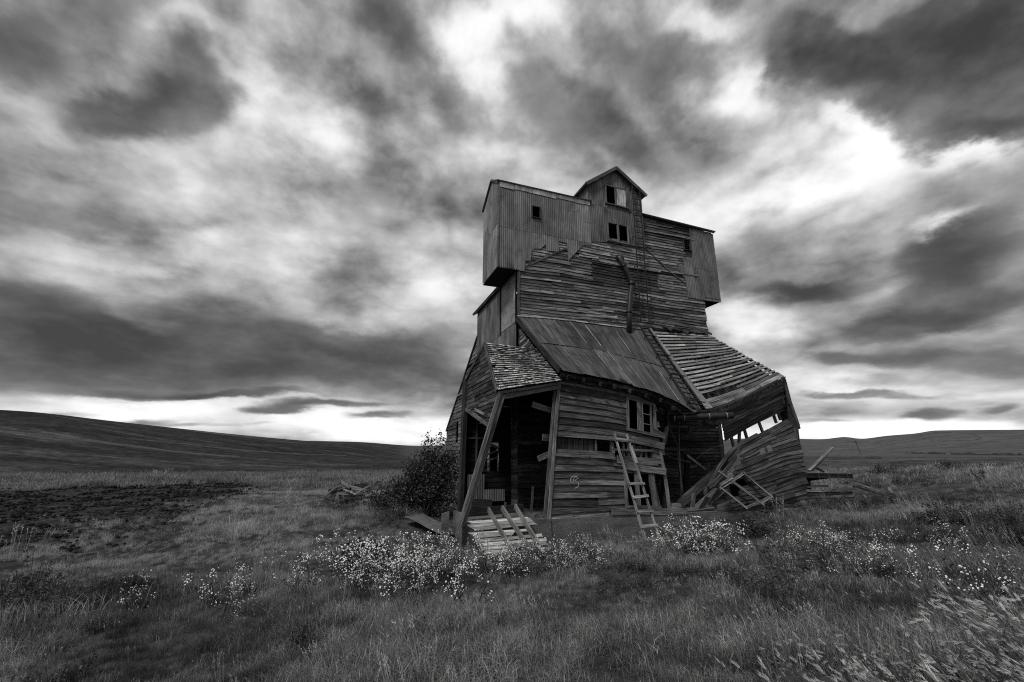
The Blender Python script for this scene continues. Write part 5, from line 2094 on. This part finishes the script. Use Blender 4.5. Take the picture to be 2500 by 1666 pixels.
PATCH = [  # centre, spread, count, wording
    (-1.5, 8.0, .6, .6, 38, 'white wildflower plant in the dense bank before the fallen roof panel'),
    (-.1, 8.9, .6, .45, 7, 'white wildflower plant in the loose drift right of the fallen roof panel'),
    (1.25, 8.7, .5, .45, 7, 'white wildflower plant in the drift before the standing front wall'),
    (-3.9, 6.5, .8, .5, 4, 'white wildflower plant in the sparse patch at lower left'),
    (-2.9, 7.3, .5, .6, 3, 'white wildflower plant in the scatter between lower left patch and bank'),
    (3.78, 9.6, .33, .22, 13, 'white wildflower plant in the bright clump right of the ladder foot'),
    (5.6, 9.1, .4, .35, 10, 'white wildflower plant in the clump below the right end of the foundation'),
    (4.2, 6.3, .35, .3, 2, 'white wildflower plant in the small group in the right foreground'),
    (4.4, 5.3, .45, .3, 3, 'white wildflower plant in the nearest group at lower right'),
    (7.2, 8.2, .8, .7, 3, 'white wildflower plant in the thin scatter at far right'),
]
variants = []
for k in range(6):
    st, pt = flower_variant(100 + k)
    root = bpy.data.objects.new('wildflower', None)
    root.empty_display_size = .1
    col.objects.link(root)
    a = st.build('stems', M_STEM, root)
    b = pt.build('blossoms', M_PETAL, root)
    variants.append((root, a, b))
rf = random.Random(77)
used = 0
for (cx, cy, sx, sy, n, lab) in PATCH:
    for k in range(n):
        x, y = cx + rf.gauss(0, sx), cy + rf.gauss(0, sy)
        root, a, b = variants[used % 6]
        if used >= 6:
            root2 = root.copy()
            col.objects.link(root2)
            for ch in (a, b):
                c = ch.copy()
                col.objects.link(c)
                c.parent = root2
            root = root2
        used += 1
        s = rf.uniform(.75, 1.2) * (1.15 if n > 10 else .9)
        root.location = (x, y, gz(x, y))
        root.rotation_euler = (rf.gauss(0, .08), rf.gauss(-.1, .08), rf.uniform(0, 6.28))
        root.scale = (s, s, s)
        tag(root, lab, 'wildflower', 'white wildflowers in the grass')

# ------------------------------------------------------------------ grass
M_GRASS = leafmat("meadow_grass", 0.025, 0.38, .3)
M_SEED = leafmat("seed_heads", 0.2, 0.6, .3)


def blade(mb, root, ang, ln, lean, wd, tone, curl=.5):
    d = Vector((math.cos(ang), math.sin(ang), 0))
    s = Vector((-d.y, d.x, 0)) * wd * .5
    p0 = root
    p1 = root + Vector((0, 0, ln * .5)) + d * lean * ln * .3
    p2 = root + Vector((0, 0, ln * (1 - .35 * min(1, lean)))) + d * lean * ln * (.75 + curl * .3)
    mb.face([p0 - s, p0 + s, p1 + s * .85, p1 - s * .85], [(0, 0), (1, 0), (1, .5), (0, .5)], tone)
    mb.face([p1 - s * .85, p1 + s * .85, p2], [(0, .5), (1, .5), (.5, 1)], tone)


def proto(name, mb, mats):
    me = bpy.data.meshes.new(name)
    me.from_pydata(mb.v, [], mb.f)
    at = me.attributes.new('tone', 'FLOAT', 'FACE')
    at.data.foreach_set('value', np.array([abs(t) for t in mb.t], dtype=np.float32))
    for mt in mats:
        me.materials.append(mt)
    if len(mats) > 1:
        me.polygons.foreach_set('material_index', np.array([1 if t < 0 else 0 for t in mb.t], dtype=np.int32))
    return bpy.data.objects.new(name, me)


def tuft(seed, n, h, spread, lean, wd, dead=.15):
    r = random.Random(seed)
    m = MB()
    for k in range(n):
        a = r.uniform(0, 6.28)
        d = spread * math.sqrt(r.random())
        root = Vector((math.cos(a) * d, math.sin(a) * d, -.03))
        ln = h * r.uniform(.45, 1.15)
        ang = math.pi + r.gauss(0, 1.2) if r.random() < .55 else r.uniform(0, 6.28)
        tn = r.uniform(.55, 1.25)
        if r.random() < dead:
            tn *= 1.9
        blade(m, root, ang, ln, abs(r.gauss(lean, .25)), wd * r.uniform(.6, 1.3), tn)
    return m


def headed(seed, n, h, spread, headlen):
    """wind-bent stems with bristly seed heads"""
    r = random.Random(seed)
    m = tuft(seed + 50, n * 2, h * .8, spread, .5, .006)
    for k in range(n):
        a = r.uniform(0, 6.28)
        d = spread * math.sqrt(r.random())
        root = Vector((math.cos(a) * d, math.sin(a) * d, -.03))
        ln = h * r.uniform(.7, 1.15)
        dv = Vector((-1, r.gauss(.05, .5), 0)).normalized()
        p1 = root + Vector((0, 0, ln * .65)) + dv * ln * .12
        p2 = root + Vector((0, 0, ln * .9)) + dv * ln * .38
        m.tube([root, p1, p2], .0022, 3, .9)
        hd = (dv * .8 + Vector((0, 0, r.uniform(-.2, .9)))).normalized()
        L = headlen * r.uniform(.7, 1.2)
        s = hd.cross(Vector((0, 0, 1))).normalized()
        u = s.cross(hd)
        for q in range(9):                      # spikelets and bristles along the head
            f = q / 8
            c = p2 + hd * L * f * .75
            w_ = .006 * math.sin(math.pi * (.15 + .75 * f)) + .003
            for sg in (-1, 1):
                o_ = (s * sg + u * r.uniform(-1, 1)).normalized()
                tip = c + hd * L * .38 + o_ * w_ * 1.6
                m.face([c - hd * .005, c + o_ * w_, tip], [(0, 0), (1, 0), (.5, 1)], -r.uniform(.7, 1.3))
        m.face([p2 - s * .003, p2 + s * .003, p2 + hd * L * .8 + s * .002, p2 + hd * L * .8 - s * .002], [(0, 0)] * 4, -.9)
    return m


def weed(seed):
    r = random.Random(seed)
    m = MB()
    for k in range(9):
        a = r.uniform(0, 6.28)
        tip = Vector((math.cos(a) * r.uniform(.03, .2), math.sin(a) * r.uniform(.03, .2), r.uniform(.15, .42)))
        root = Vector((tip.x * .3, tip.y * .3, -.03))
        m.tube([root, tip], .003, 3, .8)
        for q in range(9):
            c = root.lerp(tip, r.uniform(.2, 1.05)) + Vector((r.gauss(0, .03), r.gauss(0, .03), 0))
            leaf_quad(m, c, (r.gauss(0, .6), r.gauss(0, .6), 1), (r.gauss(0, 1), r.gauss(0, 1), .5), r.uniform(.04, .09), r.uniform(.015, .03), r.choice((.5, .8, 1, 1.3)))
    return m


def stalk(seed):
    r = random.Random(seed)
    m = MB()
    for k in range(7):
        a = r.uniform(0, 6.28)
        root = Vector((math.cos(a) * .12, math.sin(a) * .12, -.03))
        ln = r.uniform(.4, .75)
        tip = root + Vector((-ln * r.uniform(.05, .35), r.gauss(0, .05), ln))
        m.tube([root, root.lerp(tip, .5) + Vector((.02, 0, .02)), tip], .0025, 3, 1.3)
        for q in range(6):
            c = root.lerp(tip, r.uniform(.75, 1.0))
            leaf_quad(m, c + Vector((r.gauss(0, .012), r.gauss(0, .012), 0)), (r.gauss(0, 1), r.gauss(-1, 1), .4), (r.gauss(-.5, .4), 0, 1), .04, .01, 1.6)
    return m


PROTO = bpy.data.collections.new("grass_kinds")
kinds = [proto('a0_tuft', tuft(1, 70, .26, .2, .6, .0055), [M_GRASS]),
         proto('a1_tuft', tuft(2, 70, .30, .24, .8, .0055), [M_GRASS]),
         proto('a2_tuft', tuft(3, 60, .22, .22, 1.1, .006), [M_GRASS]),
         proto('a3_weed', weed(4), [M_GRASS]),
         proto('a4_weed', weed(5), [M_GRASS]),
         proto('a5_stalk', stalk(6), [M_GRASS]),
         proto('a6_head', headed(7, 11, .42, .26, .07), [M_GRASS, M_SEED]),
         proto('a7_head', headed(8, 8, .36, .26, .06), [M_GRASS, M_SEED]),
         proto('a8_far', tuft(9, 70, .42, .7, .7, .02), [M_GRASS]),
         proto('a9_head', headed(10, 2, .34, .16, .055), [M_GRASS, M_SEED])]
def clods(seed):
    r = random.Random(seed)
    m = MB()
    for k in range(26):
        c = Vector((r.gauss(0, .5), r.gauss(0, .5), 0))
        s = r.uniform(.02, .09)
        ring = [[c + Vector((s * f * math.cos(q) * r.uniform(.7, 1.3), s * f * math.sin(q) * r.uniform(.7, 1.3), s * h)) for q in (0, 1.05, 2.1, 3.14, 4.2, 5.2)] for f, h in ((1, -.3), (1.0, .25), (.45, .7))]
        m.loft(ring, [0, .1, .2], [0, .1, .2, .3, .4, .5, .6], r.choice((.3, .45, .6, .8)))
    for k in range(9):
        c = Vector((r.gauss(0, .6), r.gauss(0, .6), .03))
        a = r.uniform(0, 6.28)
        m.bar(c, c + Vector((math.cos(a), math.sin(a), r.uniform(0, .3))) * r.uniform(.08, .25), .012, .006, (0, 0, 1), r.choice((1.5, 3, 4.5)))
    return m


kinds.append(proto('b0_clod', clods(12), [M_GRASS]))
for k in kinds:
    PROTO.objects.link(k)


def fnoise(x, y, s, seed=0):
    a = np.sin(x * s + 1.7 * np.sin(y * s * .7 + seed) + seed * 1.3) + np.sin(y * s * 1.15 + 1.5 * np.sin(x * s * .6 + seed * 2)) + .6 * np.sin((x + y) * s * 1.9 + seed * 3 + np.sin(x * s * 2.3))
    return a / 2.6


def scatter():
    X, Y, S, T, K, LX = [], [], [], [], [], []
    # rings: inner, outer radius, density per m2
    for r0, r1, den, sc0 in ((1.3, 4, 90, .85), (4, 8, 75, 1.0), (8, 14, 45, 1.15), (14, 24, 20, 1.4), (24, 45, 7.5, 1.9), (45, 90, 2.2, 2.6), (90, 135, .7, 3.2)):
        half = 68 if r1 <= 24 else 56
        n = int(den * (r1 ** 2 - r0 ** 2) * math.radians(half))
        r = np.sqrt(rng.uniform(r0 ** 2, r1 ** 2, n))
        b = np.radians(rng.uniform(-half, half, n))
        x, y = r * np.sin(b), r * np.cos(b)
        # keep out of the building, the field and the hill slope
        du = (x - ORG.x) * CA + (y - ORG.y) * SA
        dw = -(x - ORG.x) * SA + (y - ORG.y) * CA
        ok = ~((du > -2.2) & (du < 8.75) & (dw > -.06) & (dw < 13.6))
        ok &= ~((du > 9) & (du < 13.3) & (dw > 1.75) & (dw < 3.3))
        ok &= ~((du > -3.1) & (du < -2.2) & (dw > .3) & (dw < 5.2) & (rng.random(n) < .93))
        ok &= ~((du > -2.3) & (du < -.3) & (dw > -1.05) & (dw < 0) & (rng.random(n) < .9))
        sm = soil_mask(x, y)
        clod = (rng.random(n) < sm * 1.15) & (sm > .15)
        ok &= ~(clod & (rng.random(n) > .10))
        bd = np.degrees(b)
        ok &= ~((r > 104) & (bd < -10))
        ok &= ~((r > 55) & (bd > 10))
        # bare thin places
        x, y, r, du, dw, bd, clod = x[ok], y[ok], r[ok], du[ok], dw[ok], bd[ok], clod[ok]
        m = len(x)
        big = fnoise(x, y, .55, 1)
        mid = fnoise(x, y, 1.7, 2)
        t = .53 + .34 * big + .20 * mid + .20 * fnoise(x, y, 3.9, 11) + rng.normal(0, .19, m)
        # paler dry grass on the left slope by the field and along the right rise
        left = np.clip((-x - 1.8) / 3, 0, 1) * np.clip((y - 7) / 3, 0, 1)
        t += .42 * left * (.5 + .8 * np.clip(fnoise(x, y, .35, 5) + .4, 0, 1))
        right = np.clip((x - 12) / 5, 0, 1) * np.clip((y - 14) / 5, 0, 1)
        t += .10 * right * np.clip(fnoise(x, y, .3, 7) + .5, 0, 1)
        t -= .06 * np.clip((5 - y) / 3, 0, 1)  # nearest grass toned darker: vignetting put into its colour
        k = rng.choice([0, 1, 2], m, p=[.4, .35, .25])
        dark = fnoise(x, y, .8, 9) + .35 * fnoise(x, y, 2.5, 4)
        wd = (dark > .5) & (rng.random(m) < .75)
        k = np.where(wd, rng.choice([3, 4], m), k)
        t = np.where(wd, t * .45, t)
        # weeds hug the foundation and the heap
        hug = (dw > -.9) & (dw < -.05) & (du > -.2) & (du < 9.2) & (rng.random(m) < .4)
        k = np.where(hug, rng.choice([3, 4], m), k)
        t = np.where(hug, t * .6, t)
        st = rng.random(m) < .035
        k = np.where(st & (r < 24), 5, k)
        t = np.where(st, t + .25, t)
        # seed heads toward the lower right
        hp = np.clip((x - 1.35) / .9, 0, 1) * np.clip((3.5 - y) / .9, 0, 1) * .62
        hp1 = np.clip((x - .6) / 2.5, .12, 1) * (r < 11) * .11
        hd = rng.random(m) < hp
        h1 = rng.random(m) < hp1
        k = np.where(h1 & (k < 6), 9, k)
        t = np.where(h1, np.clip(t, .3, .9), t)
        k = np.where(hd, rng.choice([6, 7], m), k)
        t = np.where(hd, np.clip(t + .15, .35, .95), t)
        k = np.where((r > 30), 8, k)
        k = np.where(clod, 10, k)
        t = np.where(clod, rng.uniform(.04, .2, m), t)
        t = np.where((r > 38) & (bd < 0), t * .55, t)
        s = sc0 * rng.uniform(.65, 1.3, m) * (1 + .3 * mid) * (1 + .3 * fnoise(x, y, 1.15, 13)) * np.where(rng.random(m) < .07, 1.5, 1)
        s = np.where((du > 1.2) & (du < 3.2) & (dw > -2.6) & (dw < 0), s * .6, s)
        s = np.where((x > 13) & (y > 13) & (r < 60), s * .62, s)
        s = np.where(k == 8, s * .55, s)
        s = np.where((k == 5) & (y < 8), s * .62, s)
        s = np.where((k == 6) | (k == 7) | (k == 9), np.minimum(s, 1.0), s)
        s = np.where((x > 8.5) & (x < 17.5) & (y > 13) & (y < 21), s * .5, s)
        s = np.where((x < -1.5) & (y < 5), s * .75, s)
        # cropped short round the building, longer toward the camera and on the right rise
        s *= np.clip(1.0 - .55 * np.clip((y - 5) / 3.5, 0, 1) * np.clip((17 - .0 * x - r) / 3, 0, 1) , .42, 1)
        s *= np.where((x < -2.5) & (y > 8) & (r < 45), .62, 1)
        s *= np.where((x < -9) & (y > 7) & (r < 45), .6, 1)
        s *= np.where((r < 8) & (k != 6) & (k != 7), .62, 1)
        s = np.where(clod, sc0 * .55 * rng.uniform(.7, 1.3, m), s)
        X.append(x)
        Y.append(y)
        S.append(s)
        T.append(np.clip(t, .02, 1.0))
        K.append(k)
    X, Y, S, T, K = (np.concatenate(q) for q in (X, Y, S, T, K))
    Zg = ground_z(X, Y)
    n = len(X)
    me = bpy.data.meshes.new("grass")
    me.vertices.add(n)
    me.vertices.foreach_set('co', np.stack([X, Y, Zg], -1).astype(np.float32).ravel())

    def attr(nm, typ, arr, prop='value'):
        a = me.attributes.new(nm, typ, 'POINT')
        a.data.foreach_set(prop, arr)
    rot = np.stack([rng.normal(0, .08, n), rng.normal(-.06, .08, n), rng.normal(0, .55, n)], -1).astype(np.float32)
    attr('irot', 'FLOAT_VECTOR', rot.ravel(), 'vector')
    attr('iscale', 'FLOAT', S.astype(np.float32))
    attr('itone', 'FLOAT', T.astype(np.float32))
    attr('ikind', 'INT', K.astype(np.int32))
    o = bpy.data.objects.new("grass", me)
    col.objects.link(o)
    tag(o, 'wind-bent meadow grass, weeds and seed heads covering the ground', 'grass', None, 'stuff')
    ng = bpy.data.node_groups.new("scatter_grass", 'GeometryNodeTree')
    ng.interface.new_socket("Geometry", in_out='INPUT', socket_type='NodeSocketGeometry')
    ng.interface.new_socket("Geometry", in_out='OUTPUT', socket_type='NodeSocketGeometry')
    N, L = ng.nodes.new, ng.links.new
    gi, go = N('NodeGroupInput'), N('NodeGroupOutput')
    ci = N('GeometryNodeCollectionInfo')
    ci.inputs[0].default_value = PROTO
    ci.inputs['Separate Children'].default_value = True
    ci.inputs['Reset Children'].default_value = True
    ip = N('GeometryNodeInstanceOnPoints')

    def na(nm, typ):
        q = N('GeometryNodeInputNamedAttribute')
        q.data_type = typ
        q.inputs['Name'].default_value = nm
        return q.outputs[0]
    L(gi.outputs[0], ip.inputs['Points'])
    L(ci.outputs[0], ip.inputs['Instance'])
    ip.inputs['Pick Instance'].default_value = True
    L(na('ikind', 'INT'), ip.inputs['Instance Index'])
    e2r = N('FunctionNodeEulerToRotation')
    L(na('irot', 'FLOAT_VECTOR'), e2r.inputs[0])
    L(e2r.outputs[0], ip.inputs['Rotation'])
    L(na('iscale', 'FLOAT'), ip.inputs['Scale'])
    L(ip.outputs[0], go.inputs[0])
    md = o.modifiers.new("scatter", 'NODES')
    md.node_group = ng
    print("grass instances", n)


scatter()
bpy.context.view_layer.update()
